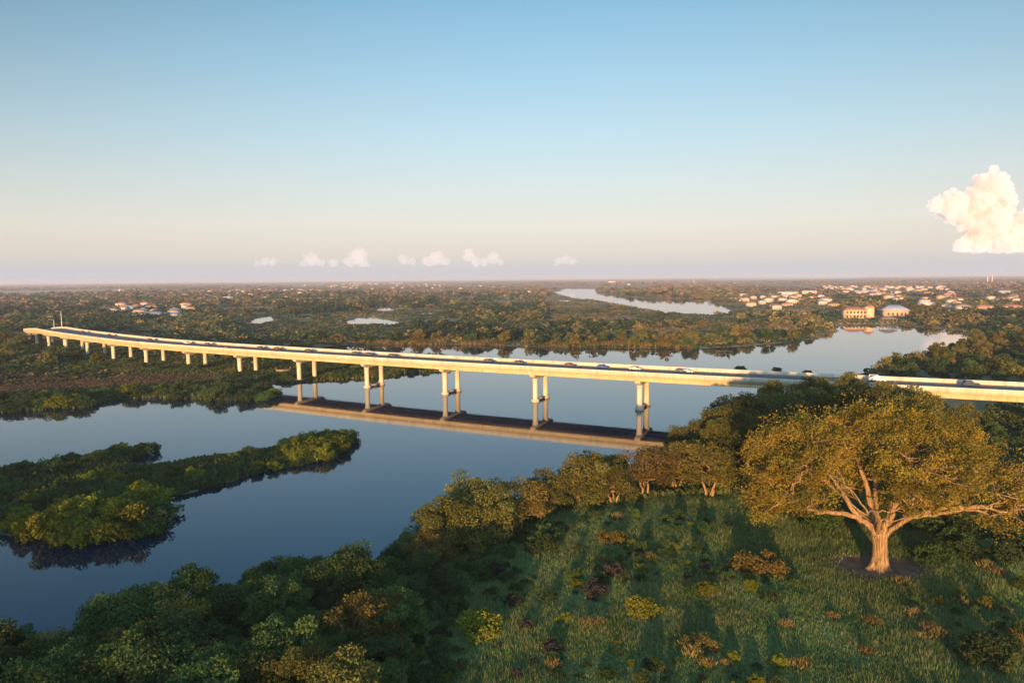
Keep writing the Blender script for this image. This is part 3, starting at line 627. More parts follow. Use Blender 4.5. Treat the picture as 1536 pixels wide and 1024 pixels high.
for q in pts:
    px, py = proj(q[0], q[1], 2.0); pr = BUSH_G if rng.random() < .5 else BUSH_D
    o = place(pr, *q, rng.uniform(.6, 1.15), rng=rng); where = 'under the spreading crown' if px < 1400 else 'at the right edge beyond the spreading tree'
    tag(o, f'{"mid green" if pr is BUSH_G else "dark green"} bush {where}', 'bush', f'{"mid" if pr is BUSH_G else "dark"} green bushes {where}')
pts, rng = scatter([(1450,640),(1480,610),(1560,604),(1760,640),(1760,676),(1490,676)], 4.2, 58, 2, 1, 40)
for q in pts:
    pr = BUSH_G if rng.random() < .4 else BUSH_D; o = place(pr, *q, rng.uniform(.5, 1.0), rng=rng)
    tag(o, f'{"mid green" if pr is BUSH_G else "dark green"} bush beneath the right end of the bridge', 'bush', f'{"mid" if pr is BUSH_G else "dark"} green bushes beneath the bridge')
pts, rng = scatter([(570,1060),(600,960),(645,880),(700,830),(800,786),(900,768),(880,782),(790,812),(720,860),(670,940),(660,1060)], 2.0, 63, 3, 1.5, 70)
for q in pts:
    pr = BUSH_G if rng.random() < .6 else BUSH_D; o = place(pr, *q, rng.uniform(.3, .8), rng=rng)
    tag(o, f'{"mid green" if pr is BUSH_G else "dark green"} scrub bush where the thicket meets the meadow', 'bush', f'{"mid" if pr is BUSH_G else "dark"} green scrub along the thicket edge')
singles = [(BUSH_O,1140,858,1.05,'rounded golden bush in the meadow left of the spreading tree'), (BUSH_Y,720,945,1.1,'big yellow green bush left of the meadow middle'),
           (BUSH_Y,965,918,.85,'yellow green bush in the meadow below the purple shrubs'), (BUSH_P,918,860,1.0,'tall purple brown shrub in the middle of the meadow'),
           (BUSH_P,895,890,1.0,'purple brown shrub just below the tall purple one'), (BUSH_P,772,905,.7,'purple brown shrub right of the big yellow green bush'),
           (BUSH_P,740,855,.9,'dark purple shrub at the left edge of the meadow'), (BUSH_D,815,820,.8,'dark green bush in the upper left of the meadow'),
           (BUSH_O,918,810,.75,'small golden bush at the upper edge of the meadow'), (BUSH_G,1400,842,.9,'green bush right of the bare earth'),
           (BUSH_Y,1060,890,.6,'low yellow green bush in the meadow below the golden one'), (BUSH_P,830,975,.7,'purple brown shrub in the lower middle of the meadow'),
           (BUSH_Y,612,985,.6,'yellow green bush at the foot of the thicket'), (BUSH_D,1480,990,1.0,'dark green bush in the lower right corner'),
           (BUSH_O,1050,975,.6,'small golden bush near the bottom of the meadow'), (BUSH_P,790,940,.6,'small reddish shrub beside the big yellow green bush')]
for pr, px, py, sc, lab in singles:
    q = at(px, py, 2.8); o = place(pr, *q, sc, rz=px*.1); tag(o, lab, 'bush')
# low weeds and young shrubs through the meadow
pts, rng = scatter([(600,1060),(620,880),(720,820),(900,770),(1100,775),(1200,800),(1230,880),(1420,890),(1500,870),(1600,900),(1620,1060)], 1.7, 59, 3, 2, 900)
pts = pts[fbm(pts[:, 0]/9, pts[:, 1]/9, 93) > .53][:230]
for q in pts:
    k = rng.choice(4, p=[.35, .2, .3, .15]); pr = (BUSH_G, BUSH_Y, BUSH_D, BUSH_P)[k]; o = place(pr, *q, rng.uniform(.14, .40), rng=rng, zs=rng.uniform(.8, 1.7))
    px, py = proj(q[0], q[1], 3.0); third = 'left' if px < 900 else ('middle' if px < 1200 else 'right'); c = ('green', 'yellow green', 'dark green', 'purple brown')[k]
    tag(o, f'low {c} young shrub in the {third} part of the meadow', 'bush', f'low {c} shrubs in the {third} part of the meadow')
# dry grass tufts
def tuft_proto(name, seed, H, n, LM):
    rng = np.random.default_rng(seed); b = MB(); x = rng.normal(0, .30, n).clip(-.6, .6); y = rng.normal(0, .30, n).clip(-.6, .6); a = rng.uniform(0, 6.28, n); h = H*rng.uniform(.25, 1.0, n)*np.exp(-(x*x+y*y)*.8); ln = rng.uniform(.0, .45, n)*h
    w = .014; p0 = np.stack([x-w*np.sin(a), y+w*np.cos(a), np.full(n, -.05)], 1); p1 = np.stack([x+w*np.sin(a), y-w*np.cos(a), np.full(n, -.05)], 1)
    p2 = np.stack([x+ln*.4*np.cos(a)+.02, y+ln*.4*np.sin(a), h*.7], 1); p3 = np.stack([x+ln*np.cos(a), y+ln*np.sin(a), h], 1)
    V = np.stack([p0, p1, p2, p3], 1).reshape(-1, 3); br = rng.uniform(.6, 1.4, n); b.add(V, np.arange(4*n).reshape(-1, 4), np.repeat(np.stack([br, br, br], 1), 4, 0))
    return b.build(name, LM)
TUFT = tuft_proto('dry_grass_tuft', 61, 1.0, 260, STRAW)
tufts = [(925,775),(905,840),(955,835),(975,838),(1500,865),(1480,855),(1040,985),(1060,1000),(1090,1000),(1380,960),(1395,950),(1410,958),(1480,915),(1505,920),(1440,910),(1300,985),(1370,925),(770,900),(790,950),(880,940),
         (900,935),(1030,970),(1350,880),(1180,945),(1250,930),(1310,940),(830,1000),(690,1000),(1000,1010),(1200,1005),(1450,995),(1520,960)]
order = sorted(tufts); names = ['leftmost', 'second from the left', 'third from the left', 'fourth from the left', 'fifth from the left', 'sixth from the left', 'seventh from the left', 'eighth from the left']
rng = np.random.default_rng(3)
for k, (px, py) in enumerate(order):
    q = at(px, py, 2.8); o = TUFT if k == 0 else TUFT.copy()
    if k: COL.objects.link(o)
    sc = rng.uniform(.8, 1.5); o.location = (q[0], q[1], gz(*q)); o.scale = (sc, sc, sc*.85); o.rotation_euler = (0, 0, rng.uniform(0, 6))
    third = 'left' if px < 950 else ('middle' if px < 1200 else 'right')
    tag(o, f'golden brown tuft of dry grass in the {third} part of the meadow', 'grass tuft', f'dry grass tufts in the {third} part of the meadow')

# meadow grass: nobody could count it
def grass():
    rng = np.random.default_rng(8); lo = np.array([-40, 44]); hi = np.array([95, 118]); n = 430000; P = rng.uniform(lo, hi, (n, 2))
    keep = rng.random(n) < np.clip(70/P[:, 1], 0, 1.2)**1.5; P = P[keep]
    P = P[in_poly(P, MEADOW)]; P = P[(((P[:, 0]-OAK[0]-.4)/6.6)**2+((P[:, 1]-OAK[1]-.6)/4.9)**2) > rng.uniform(.35, 1.2, len(P))]; P = P[land(P) > .8]
    z = height(P); n = len(P); patch = fbm(P[:, 0]/7, P[:, 1]/7, 31); patch2 = fbm(P[:, 0]/3+50, P[:, 1]/3, 33)
    h = (.20+.75*np.clip(patch-.15, 0, 1)**1.3)*rng.uniform(.6, 1.3, n); b = MB(); cols = np.array([(.095,.150,.045),(.140,.190,.058),(.165,.205,.085),(.23,.22,.075),(.26,.19,.09)])
    k = np.clip((patch2-.25)*4+rng.normal(0, .5, n), 0, 2.99); i0 = k.astype(int); c = cols[i0]; rare = rng.random(n) < np.clip((patch-.42)*1.2, .04, .45); c = np.where(rare[:, None], cols[3+(rng.random(n) < .4).astype(int)], c)
    c = c*rng.uniform(.7, 1.3, n)[:, None]
    for q in range(3):
        a = rng.uniform(0, 6.28, n); w = .042; ln = h*rng.uniform(.1, .7, n); hh = h*rng.uniform(.6, 1.1, n); ox = P[:, 0]+rng.normal(0, .13, n); oy = P[:, 1]+rng.normal(0, .13, n)
        p0 = np.stack([ox-w*np.sin(a), oy+w*np.cos(a), z-.05], 1); p1 = np.stack([ox+w*np.sin(a), oy-w*np.cos(a), z-.05], 1); p2 = np.stack([ox+ln*np.cos(a), oy+ln*np.sin(a), z+hh], 1)
        V = np.stack([p0, p1, p2], 1).reshape(-1, 3); f = np.arange(3*n).reshape(-1, 3); b.add(V, np.c_[f, f[:, 2]], np.repeat(c, 3, 0))
    m = leafmat('grass_blade', (.75, .75, .75), (1.25, 1.25, 1.25), .25, .08)
    tag(b.build('grass', m), 'uneven green meadow grass in the foreground', None, None, 'stuff')
grass()

# ------------------------------------------------------------------ mangroves on the island, marsh and banks
MG = [shrub_proto('mangrove_shrub', 71, 3.3, 3.2, 34, 80, .21, LEAF_DARK), shrub_proto('mangrove_shrub', 72, 2.8, 3.4, 34, 80, .21, LEAF_GREEN),
      shrub_proto('mangrove_shrub', 73, 3.5, 3.2, 34, 80, .21, LEAF_YELLOW)]
for q in MG: q.location.z = -50
def mang(poly, spacing, seed, sc, pm, where, maxn=None, mind=-.3, zs=1.0):
    pts, rng = scatter(poly, spacing, seed, .5, mind, maxn)
    for q in pts:
        k = rng.choice(3, p=pm); o = place(MG[k], *q, rng.uniform(*sc), rng=rng, zs=zs*rng.uniform(.8, 1.15), z=max(gz(*q), .05))
        kind = ('dark green', 'mid green', 'yellow green')[k]; tag(o, f'{kind} mangrove shrub {where}', 'shrub', f'{kind} mangrove shrubs {where}')
    return len(pts)
nm = 0
nm += mang([(52,803),(130,809),(213,799),(236,776),(226,756),(180,762),(120,772),(70,786)], 2.7, 1, (.95,1.25), (.1,.3,.6), 'on the rounded near end of the island')
nm += mang([(228,746),(340,724),(400,705),(470,692),(520,675),(532,660),(500,658),(440,667),(400,677),(330,687),(270,697),(200,708),(140,714),(100,716),(0,728),(-60,745),(-60,785),(0,780),(100,765),(180,750)], 3.0, 2, (.38,.58), (.4,.45,.15), 'on the long spit of the island', 170)
nm += mang([(430,668),(500,652),(532,656),(526,672),(470,690),(430,690)], 3.0, 3, (.7,.95), (.1,.4,.5), 'on the tip of the long spit')
nm += mang([(-60,718),(0,709),(60,699),(120,689),(180,675),(220,673),(222,677),(190,684),(150,696),(90,700),(60,708),(0,724),(-60,735)], 3.4, 4, (.62,.9), (.6,.4,0), 'on the upper arm of the island')
nm += mang([(-60,612),(0,616),(60,614),(130,609),(170,598),(230,595),(300,598),(345,600),(400,600),(426,594),(420,589),(392,584),(330,584),(250,585),(150,592),(60,600),(-60,604)], 5.2, 5, (.8,1.2), (.4,.45,.15), 'along the edge of the left marsh', 75)
nm += mang([(-40,556),(60,552),(200,553),(330,556),(370,566),(330,562),(200,558),(0,562)], 9, 6, (.6,1.1), (.5,.4,.1), 'on the marsh beside the bridge piers', 40)
nm += mang([(430,552),(560,553),(650,552),(640,556),(560,566),(470,571),(420,571),(400,562)], 8, 7, (.45,.8), (.3,.5,.2), 'on the low spit under the bridge', 24)
for px, py, sc, lab in ((1111,553.5,.75,'largest low dark islet of mangrove poking above the bridge rail'), (1165,554.5,.6,'middle low dark islet of mangrove above the bridge rail'), (1211,559,.6,'rightmost low dark islet of mangrove above the bridge rail')):
    q = at(px, py, 0); o = place(MG[0], *q, sc, rz=px, z=0, zs=.6); tag(o, lab, 'shrub')
nm += mang([(12,797),(40,800),(46,790),(20,786)], 2.4, 8, (.6,.8), (0,.3,.7), 'in the small bush left of the rounded island end')
nm += mang([(-60,812),(0,799),(14,798),(60,784),(120,768),(180,757),(60,764),(-60,775)], 3.0, 9, (.35,.5), (.6,.4,0), 'low on the near left shore of the island')
# mid-distance trees
FT = [tree_proto('bank_tree', 81, 7.0, 4.2, 3.2, 44, 42, .40, LEAF_DARK, BARK_DARK, twigs=False), tree_proto('bank_tree', 82, 7.6, 3.8, 3.8, 42, 42, .38, LEAF_OLIVE, BARK, twigs=False, multi=2),
      tree_proto('bank_tree', 83, 6.4, 4.2, 2.8, 44, 42, .38, LEAF_GREEN, BARK_DARK, twigs=False), tree_proto('bank_tree', 84, 6.6, 3.8, 3.0, 40, 40, .38, LEAF_GOLD, BARK, twigs=False, multi=2)]
for q in FT: q.location.z = -50
DONE = []
def bank(poly, spacing, seed, sc, pm, where, maxn, mind=1.0):
    global ntree
    pts, rng = scatter(poly, spacing, seed, 1, mind, maxn)
    for q in pts:
        bd = np.linalg.norm(BC-q, axis=1); s = BS[np.argmin(bd)]; p, d, n = bridge_at(s); off = (q-p) @ n
        if -4 < off < BW+4: continue
        k = rng.choice(4, p=pm); o = place(FT[k], *q, rng.uniform(*sc), rng=rng); kind = ('dark green', 'olive', 'mid green', 'golden')[k]
        tag(o, f'{kind} tree {where}', 'tree', f'{kind} trees {where}'); ntree += 1; DONE.append(q)
bank([(-60,552),(0,550),(100,549),(230,548),(300,546),(270,540),(200,530),(120,518),(40,505),(-60,500)], 9, 11, (.55,.95), (.4,.3,.2,.1), 'in the wood left of the bridge piers', 60)
bank([(1276,560),(1330,549),(1400,538),(1440,522),(1475,508),(1600,508),(1600,530),(1480,540),(1400,552),(1330,562)], 8.5, 12, (.7,1.0), (.1,.4,.1,.4), 'on the right bank beyond the bridge', 40)
bank([(1290,572),(1340,562),(1420,552),(1600,538),(1600,570),(1500,574),(1400,572)], 8.5, 13, (.55,.95), (.5,.1,.4,0), 'on the shaded bank right beyond the bridge', 32)
bank([(560,515),(800,517.5),(900,519),(1040,520.5),(1110,517.5),(1180,511),(1220,505),(1240,497),(1180,500),(1000,506),(800,506),(600,506)], 12, 14, (.6,.95), (.25,.35,.2,.2), 'behind the reeds on the far peninsula', 46)

# golden reeds on the far bank (stuff) and low marsh growth
def reeds():
    rng = np.random.default_rng(77); P = W([(540,516.5),(700,516.8),(800,519.3),(900,521),(1040,522.5),(1042,518),(900,516.5),(790,515),(540,512)], 0)
    lo, hi = P.min(0), P.max(0); Q = rng.uniform(lo, hi, (42000, 2)); Q = Q[in_poly(Q, P)]; Q = Q[fbm(Q[:, 0]/16, Q[:, 1]/16, 5) > .36]; n = len(Q); z = np.maximum(height(Q), -.2); b = MB()
    a = rng.uniform(0, 6.28, n); h = rng.uniform(.8, 2.3, n); w = .25; x, y = Q[:, 0], Q[:, 1]
    V = np.stack([np.stack([x-w*np.cos(a), y-w*np.sin(a), z], 1), np.stack([x+w*np.cos(a), y+w*np.sin(a), z], 1), np.stack([x+rng.normal(0, .3, n), y+rng.normal(0, .3, n), z+h], 1)], 1).reshape(-1, 3)
    f = np.arange(3*n).reshape(-1, 3); br = rng.uniform(.5, 1.3, n); b.add(V, np.c_[f, f[:, 2]], np.repeat(np.stack([br, br*.98, br*.8], 1), 3, 0))
    tag(b.build('reeds', leafmat('reed', (.15, .125, .05), (.24, .19, .075), nscale=.05)), 'strip of golden reeds along the far bank', None, None, 'stuff')
reeds()

# low marsh growth on the left bank, the spit and the island (stuff)
def marsh():
    rng = np.random.default_rng(79); b = MB()
    for poly, n in (([(-80,613),(0,617),(60,615),(130,610),(170,598.5),(230,595.5),(345,600.5),(400,600),(424,592),(386,582),(384,573),(440,574),(520,568),(570,566),(640,557),(680,555),(560,548),(300,544),(0,548),(-80,550)], 60000),
                    ([(-80,815),(0,801),(60,804),(130,811),(215,800),(237,776),(228,747),(340,723),(470,691),(534,657),(440,656),(330,677),(215,690),(224,666),(120,682),(0,702),(-80,716)], 16000),
                    ([(-80,552),(-80,500),(0,500),(60,510),(140,519),(250,530),(400,541),(560,549),(560,553),(300,552)], 40000), ([(1440,690),(1480,612),(1560,604),(1800,640),(1800,760),(1500,800)], 16000), ([(560,860),(700,812),(900,745),(1060,720),(1200,760),(1000,765),(820,790),(700,840),(600,900)], 9000)):
        P = W(poly, .3); lo, hi = P.min(0), P.max(0); Q = rng.uniform(lo, hi, (n*3, 2)); Q = Q[in_poly(Q, P)][:n]; Q = Q[land(Q) > -.2]; n_ = len(Q); z = np.maximum(height(Q), -.1); x, y = Q[:, 0], Q[:, 1]
        r = np.hypot(x, y); k = fbm(x/22, y/22, 41); k2 = fbm(x/6, y/6, 42); h = (.35+1.1*k2)*rng.uniform(.5, 1.2, n_); w = .06+r*.0011; a = rng.uniform(0, 6.28, n_)
        ipx, ipy = proj(x, y, z); brown = in_poly(np.c_[ipx, ipy], np.array([(-200,566),(0,562),(120,560),(260,562),(330,564),(330,572),(250,578),(150,584),(0,590),(-200,592)], float))
        cols = np.array([(.055,.090,.036), (.095,.130,.045), (.14,.14,.055), (.15,.105,.075)]); i0 = np.clip((k-.3)*5+rng.normal(0, .6, n_), 0, 2.99).astype(int); i0 = np.where(brown & (rng.random(n_) < .85), 3, i0)
        h = np.where(brown, h*.5, h); c = cols[i0]*rng.uniform(.65, 1.3, n_)[:, None]
        V = np.stack([np.stack([x-w*np.cos(a), y-w*np.sin(a), z-.05], 1), np.stack([x+w*np.cos(a), y+w*np.sin(a), z-.05], 1), np.stack([x+w*.8*np.cos(a)+rng.normal(0, .15, n_), y+w*.8*np.sin(a), z+h], 1), np.stack([x-w*.5*np.cos(a), y-w*.5*np.sin(a)+rng.normal(0, .15, n_), z+h*.8], 1)], 1).reshape(-1, 3)
        b.add(V, np.arange(4*n_).reshape(-1, 4), np.repeat(c, 4, 0))
    tag(b.build('marsh_grass', FAR_LEAF), 'low green marsh growth on the banks and island', None, None, 'stuff')
marsh()

# ------------------------------------------------------------------ buildings
WALLS = [simple('wall_cream', (.56, .43, .29), .8, .08, .3), simple('wall_white', (.52, .46, .40), .8, .06, .3), simple('wall_tan', (.5, .36, .24), .8, .08, .3)]
ROOFS = [simple('roof_terracotta', (.36, .15, .08), .8, .2, .6), simple('roof_grey', (.36, .37, .40), .7, .1, .5), simple('roof_brown', (.22, .15, .11), .8, .2, .6), simple('roof_white', (.60, .57, .53), .6, .05, .5)]
def hip(b, x0, x1, y0, y1, z, h, ov=.5, mi=0):
    x0 -= ov; x1 += ov; y0 -= ov; y1 += ov; w = min(x1-x0, y1-y0)/2; c = (y0+y1)/2
    if x1-x0 >= y1-y0: r0, r1 = (x0+w*.9, c, z+h), (x1-w*.9, c, z+h)
    else: r0 = ((x0+x1)/2, y0+w*.9, z+h); r1 = ((x0+x1)/2, y1-w*.9, z+h)
    V = [(x0, y0, z), (x1, y0, z), (x1, y1, z), (x0, y1, z), r0, r1, (x0, y0, z-.15), (x1, y0, z-.15), (x1, y1, z-.15), (x0, y1, z-.15)]
    if x1-x0 >= y1-y0: F = [(0, 1, 5, 4), (1, 2, 5, 5), (2, 3, 4, 5), (3, 0, 4, 4)]
    else: F = [(0, 1, 4, 4), (1, 2, 5, 4), (2, 3, 5, 5), (3, 0, 4, 5)]
    b.add(V, F+[(0, 6, 7, 1), (1, 7, 8, 2), (2, 8, 9, 3), (3, 9, 6, 0), (6, 9, 8, 7)], (1, 1, 1), mi)
WIN = simple('window_glass', (.05, .055, .065), .15, .1, 1)
def wins(b, xs, y, zs, w=1.3, h=1.5):
    for x in xs:
        for z in zs: b.box((x-w/2, y-.08, z), (x+w/2, y+.12, z+h))
# the big cream house by the water
q = at(1289, 477.5, 1.0); root = empty('lakeside_house', (q[0], q[1], gz(*q)-.1), R(-8)); tag(root, 'large sunlit cream house with rows of windows by the far water', 'house')
b = MB(); b.box((-11, 0, -.5), (6, 11, 7.2)); b.box((6.003, 2, -.5), (12, 12, 9.5)); b.build('wall', WALLS[0], root)
b = MB(); hip(b, -11, 6, 0, 11, 7.2, 2.6); hip(b, 6.6, 12, 2, 12, 9.5, 2.2); b.build('roof', ROOFS[0], root)
for x in (-9.3, -6.6, -3.9, -1.2, 1.5, 4.2):
    for z in (1.0, 4.3):
        b = MB(); wins(b, (x,), 0, (z,), 1.5, 1.9); b.build('window', WIN, root)
b = MB(); b.box((-11.2, -1.8, 3.35), (6.2, -.005, 3.6)); [b.box((x-.15, -1.7, -.5), (x+.15, -1.4, 3.345)) for x in (-11, -7, -3, 1.5, 6)]; b.build('balcony', WALLS[0], root)
# grey roofed pavilion
q = at(1345, 474, 1.0); root = empty('grey_roofed_house', (q[0], q[1], gz(*q)-.1), R(-10)); tag(root, 'wide low house under a big pale grey roof right of the cream house', 'house')
b = MB(); b.box((-9.5, 0, -.5), (9.5, 12, 5.2)); b.build('wall', WALLS[2], root); b = MB(); hip(b, -9.5, 9.5, 0, 12, 5.2, 4.6, 1.3); b.build('roof', ROOFS[1], root)
for x in (-6.5, -3, .5, 4, 7): b = MB(); wins(b, (x,), 0, (1.2,), 1.6, 2); b.build('window', WIN, root)
q = at(1476, 467, 1.0); root = empty('orange_house', (q[0], q[1], gz(*q)-.1), R(-12)); tag(root, 'orange lit house with terracotta roof among trees at the far right', 'house')
b = MB(); b.box((-5, 0, -.5), (5, 8, 4.6)); b.build('wall', WALLS[2], root); b = MB(); hip(b, -5, 5, 0, 8, 4.6, 2.6, .7); b.build('roof', ROOFS[0], root)
for x in (-3, 0, 3): b = MB(); wins(b, (x,), 0, (1.2,), 1.2, 1.6); b.build('window', WIN, root)
# long white sheds and halls, one mesh each
def hall(px, py, wid, h, label, rot=0, roof=3, wall=1, dep=18, rise=1.2):
    q = at(px, py, .8); b = MB(); b.box((-wid/2, 0, -.5), (wid/2, dep, h)); V = [(-wid/2-.4, -.4, h), (wid/2+.4, -.4, h), (wid/2+.4, dep/2, h+rise), (-wid/2-.4, dep/2, h+rise), (wid/2+.4, dep+.4, h), (-wid/2-.4, dep+.4, h)]
    b.add(V, [(0, 1, 2, 3), (3, 2, 4, 5), (1, 4, 2, 2), (0, 3, 5, 5)], (1, 1, 1), 1)
    o = b.build('hall', [WALLS[wall], ROOFS[roof]]); o.location = (q[0], q[1], gz(*q)); o.rotation_euler = (0, 0, R(rot)); tag(o, label, 'building')
hall(1183, 443, 34, 6, 'long white hall in the distant town above the peninsula', -6)
hall(1215, 441, 26, 6, 'second long pale hall, right of the longest white one', -6, 3, 0)
hall(1306, 440.5, 32, 5.5, 'long white hall above the cream lakeside house', -8)
hall(1508, 442, 16, 5, 'small bright house standing alone at the far right', -10, 3, 0, 10, 2.5)
hall(1110, 452, 24, 4, 'low white hall right of the upper river', -4)
hall(918, 425, 40, 14, 'sunlit yellow block beyond the upper river', -2, 0, 0, 30)
hall(184, 437, 30, 7, 'bright white building at the end of the far pale field', 8)
hall(190, 466, 16, 4.2, 'white roofed house left of the far red roofs', 6, 3, 1, 10, 2)
hall(215, 475, 26, 4, 'pale blue grey roofed shed behind the bridge bend, left one', 6, 1, 1, 14)
hall(245, 477, 24, 4, 'pale blue grey roofed shed behind the bridge bend, right one', 6, 1, 1, 14)
hall(1475, 426, 60, 5, 'long low pale works beside the two far chimneys', -10, 3, 0, 40)
hall(160, 469, 20, 4.5, 'tan roofed house alone in the dark far wood', 6, 2, 0, 12, 2)
HM = []
for k in range(8):
    rng = random.Random(k); b = MB(); w, d, h = rng.uniform(9, 16), rng.uniform(8, 12), rng.uniform(3.2, 6.2); b.box((-w/2, -d/2, -.5), (w/2, d/2, h), 0); hip(b, -w/2, w/2, -d/2, d/2, h, rng.uniform(1.8, 3), .5, 1)
    for x in np.arange(-w/2+1.6, w/2-1, 2.8): b.box((x-.6, -d/2-.06, 1.1), (x+.6, -d/2+.1, 2.5), 2)
    o = b.build('far_house', [WALLS[k % 3], ROOFS[(0, 2, 0, 1, 0, 2, 3, 0)[k]], WIN]); o.location.z = -40; HM.append(o)
hzones = [([(440,428),(560,424),(700,427),(800,432),(800,441),(640,437),(520,434)], 90, 'in the central far town'), ([(1110,444),(1240,446),(1260,458),(1180,468),(1110,462)], 26, 'left of the cream lakeside house'),
          ([(1230,430),(1420,430),(1440,452),(1300,452)], 80, 'in the far town on the right'), ([(180,458),(290,456),(300,474),(180,476)], 13, 'among red roofs beyond the bridge bend'),
          ([(300,436),(480,434),(480,452),(310,452)], 40, 'in the far suburb above the ponds'), ([(900,420),(1120,420),(1120,436),(960,436)], 40, 'beyond the upper river'), ([(1380,455),(1530,446),(1536,470),(1400,472)], 14, 'among the trees at the far right')]
hu = set(); HOUSES = []
for zi, (poly, cnt, where) in enumerate(hzones):
    pts, rng = scatter(poly, 32, 100+zi, 1, 3, cnt)
    for q in pts:
        k = rng.integers(8); o = HM[k] if k not in hu else HM[k].copy()
        if k in hu: COL.objects.link(o)
        hu.add(k); sc = rng.uniform(.7, 1.05); o.location = (q[0], q[1], gz(*q)); o.scale = (sc, sc, sc); o.rotation_euler = (0, 0, rng.uniform(-.5, .5)); HOUSES.append(q)
        c = ('cream', 'white', 'tan')[k % 3]+' walled '+('red', 'brown', 'red', 'grey', 'red', 'brown', 'white', 'red')[k]+' roofed'
        tag(o, f'small {c} house {where}', 'house', f'small {c} houses {where}')
for k in range(8):
    if k not in hu: bpy.data.objects.remove(HM[k])
HOUSES = np.array(HOUSES)
# far towers
def tower(px, py, h, r, label, cat, nm_):
    q = at(px, py, 1); b = MB(); b.tube([(0, 0, -1), (0, 0, h*.5), (0, 0, h)], [r, r*.85, r*.7], 8); b.tube([(0, 0, h-.6), (0, 0, h)], r*.85, 8)
    o = b.build(nm_, WALLS[1]); o.location = (q[0], q[1], gz(*q)); tag(o, label, cat)
tower(1481, 425, 31, 2.3, 'left one of two pale chimneys on the far right skyline', 'chimney', 'chimney')
tower(1488, 425, 35, 2.3, 'right and taller of two pale chimneys on the far right skyline', 'chimney', 'chimney')
tower(529, 424, 20, 1.6, 'slim white water tower left of the central far town', 'tower', 'water_tower')
tower(1041, 426, 22, 2.0, 'slim pale tower beyond the upper river', 'tower', 'tower')
# boat dock below the cream house, platform on the marsh
q = at(1318, 487.5, 0); root = empty('boat_dock', (q[0], q[1], 0), R(-6)); tag(root, 'brown timber boat dock on piles below the cream house', 'dock')
b = MB(); b.box((-22, 0, .9), (14, 3, 1.15)); b.build('walkway', WOOD, root); b = MB(); [b.tube([(x, y, -2), (x, y, 2)], .2, 8) for x in range(-21, 15, 4) for y in (.3, 2.7)]; b.build('pile', WOOD, root)
b = MB(); b.box((4, 3.01, .9), (14, 9, 1.15)); [b.box((x-.15, y-.15, 1.151), (x+.15, y+.15, 4.2)) for x in (4.3, 13.7) for y in (3.3, 8.7)]; b.build('boat_shelter', WOOD, root); b = MB(); hip(b, 4, 14, 3, 9, 4.36, 1.8, .6); b.build('roof', ROOFS[2], root)
q = at(425, 559, .8); root = empty('timber_platform', (q[0], q[1], gz(*q)), R(18)); tag(root, 'small yellowish timber platform with end posts on the low spit', 'platform')
b = MB(); b.box((-2.4, -1, .35), (2.4, 1, 1.35)); b.build('deck', WOOD, root)
for x in (-2.55, 2.55): b = MB(); b.box((x-.14, -.2, -.3), (x+.14, .2, 2.3)); b.build('post', WOOD, root)

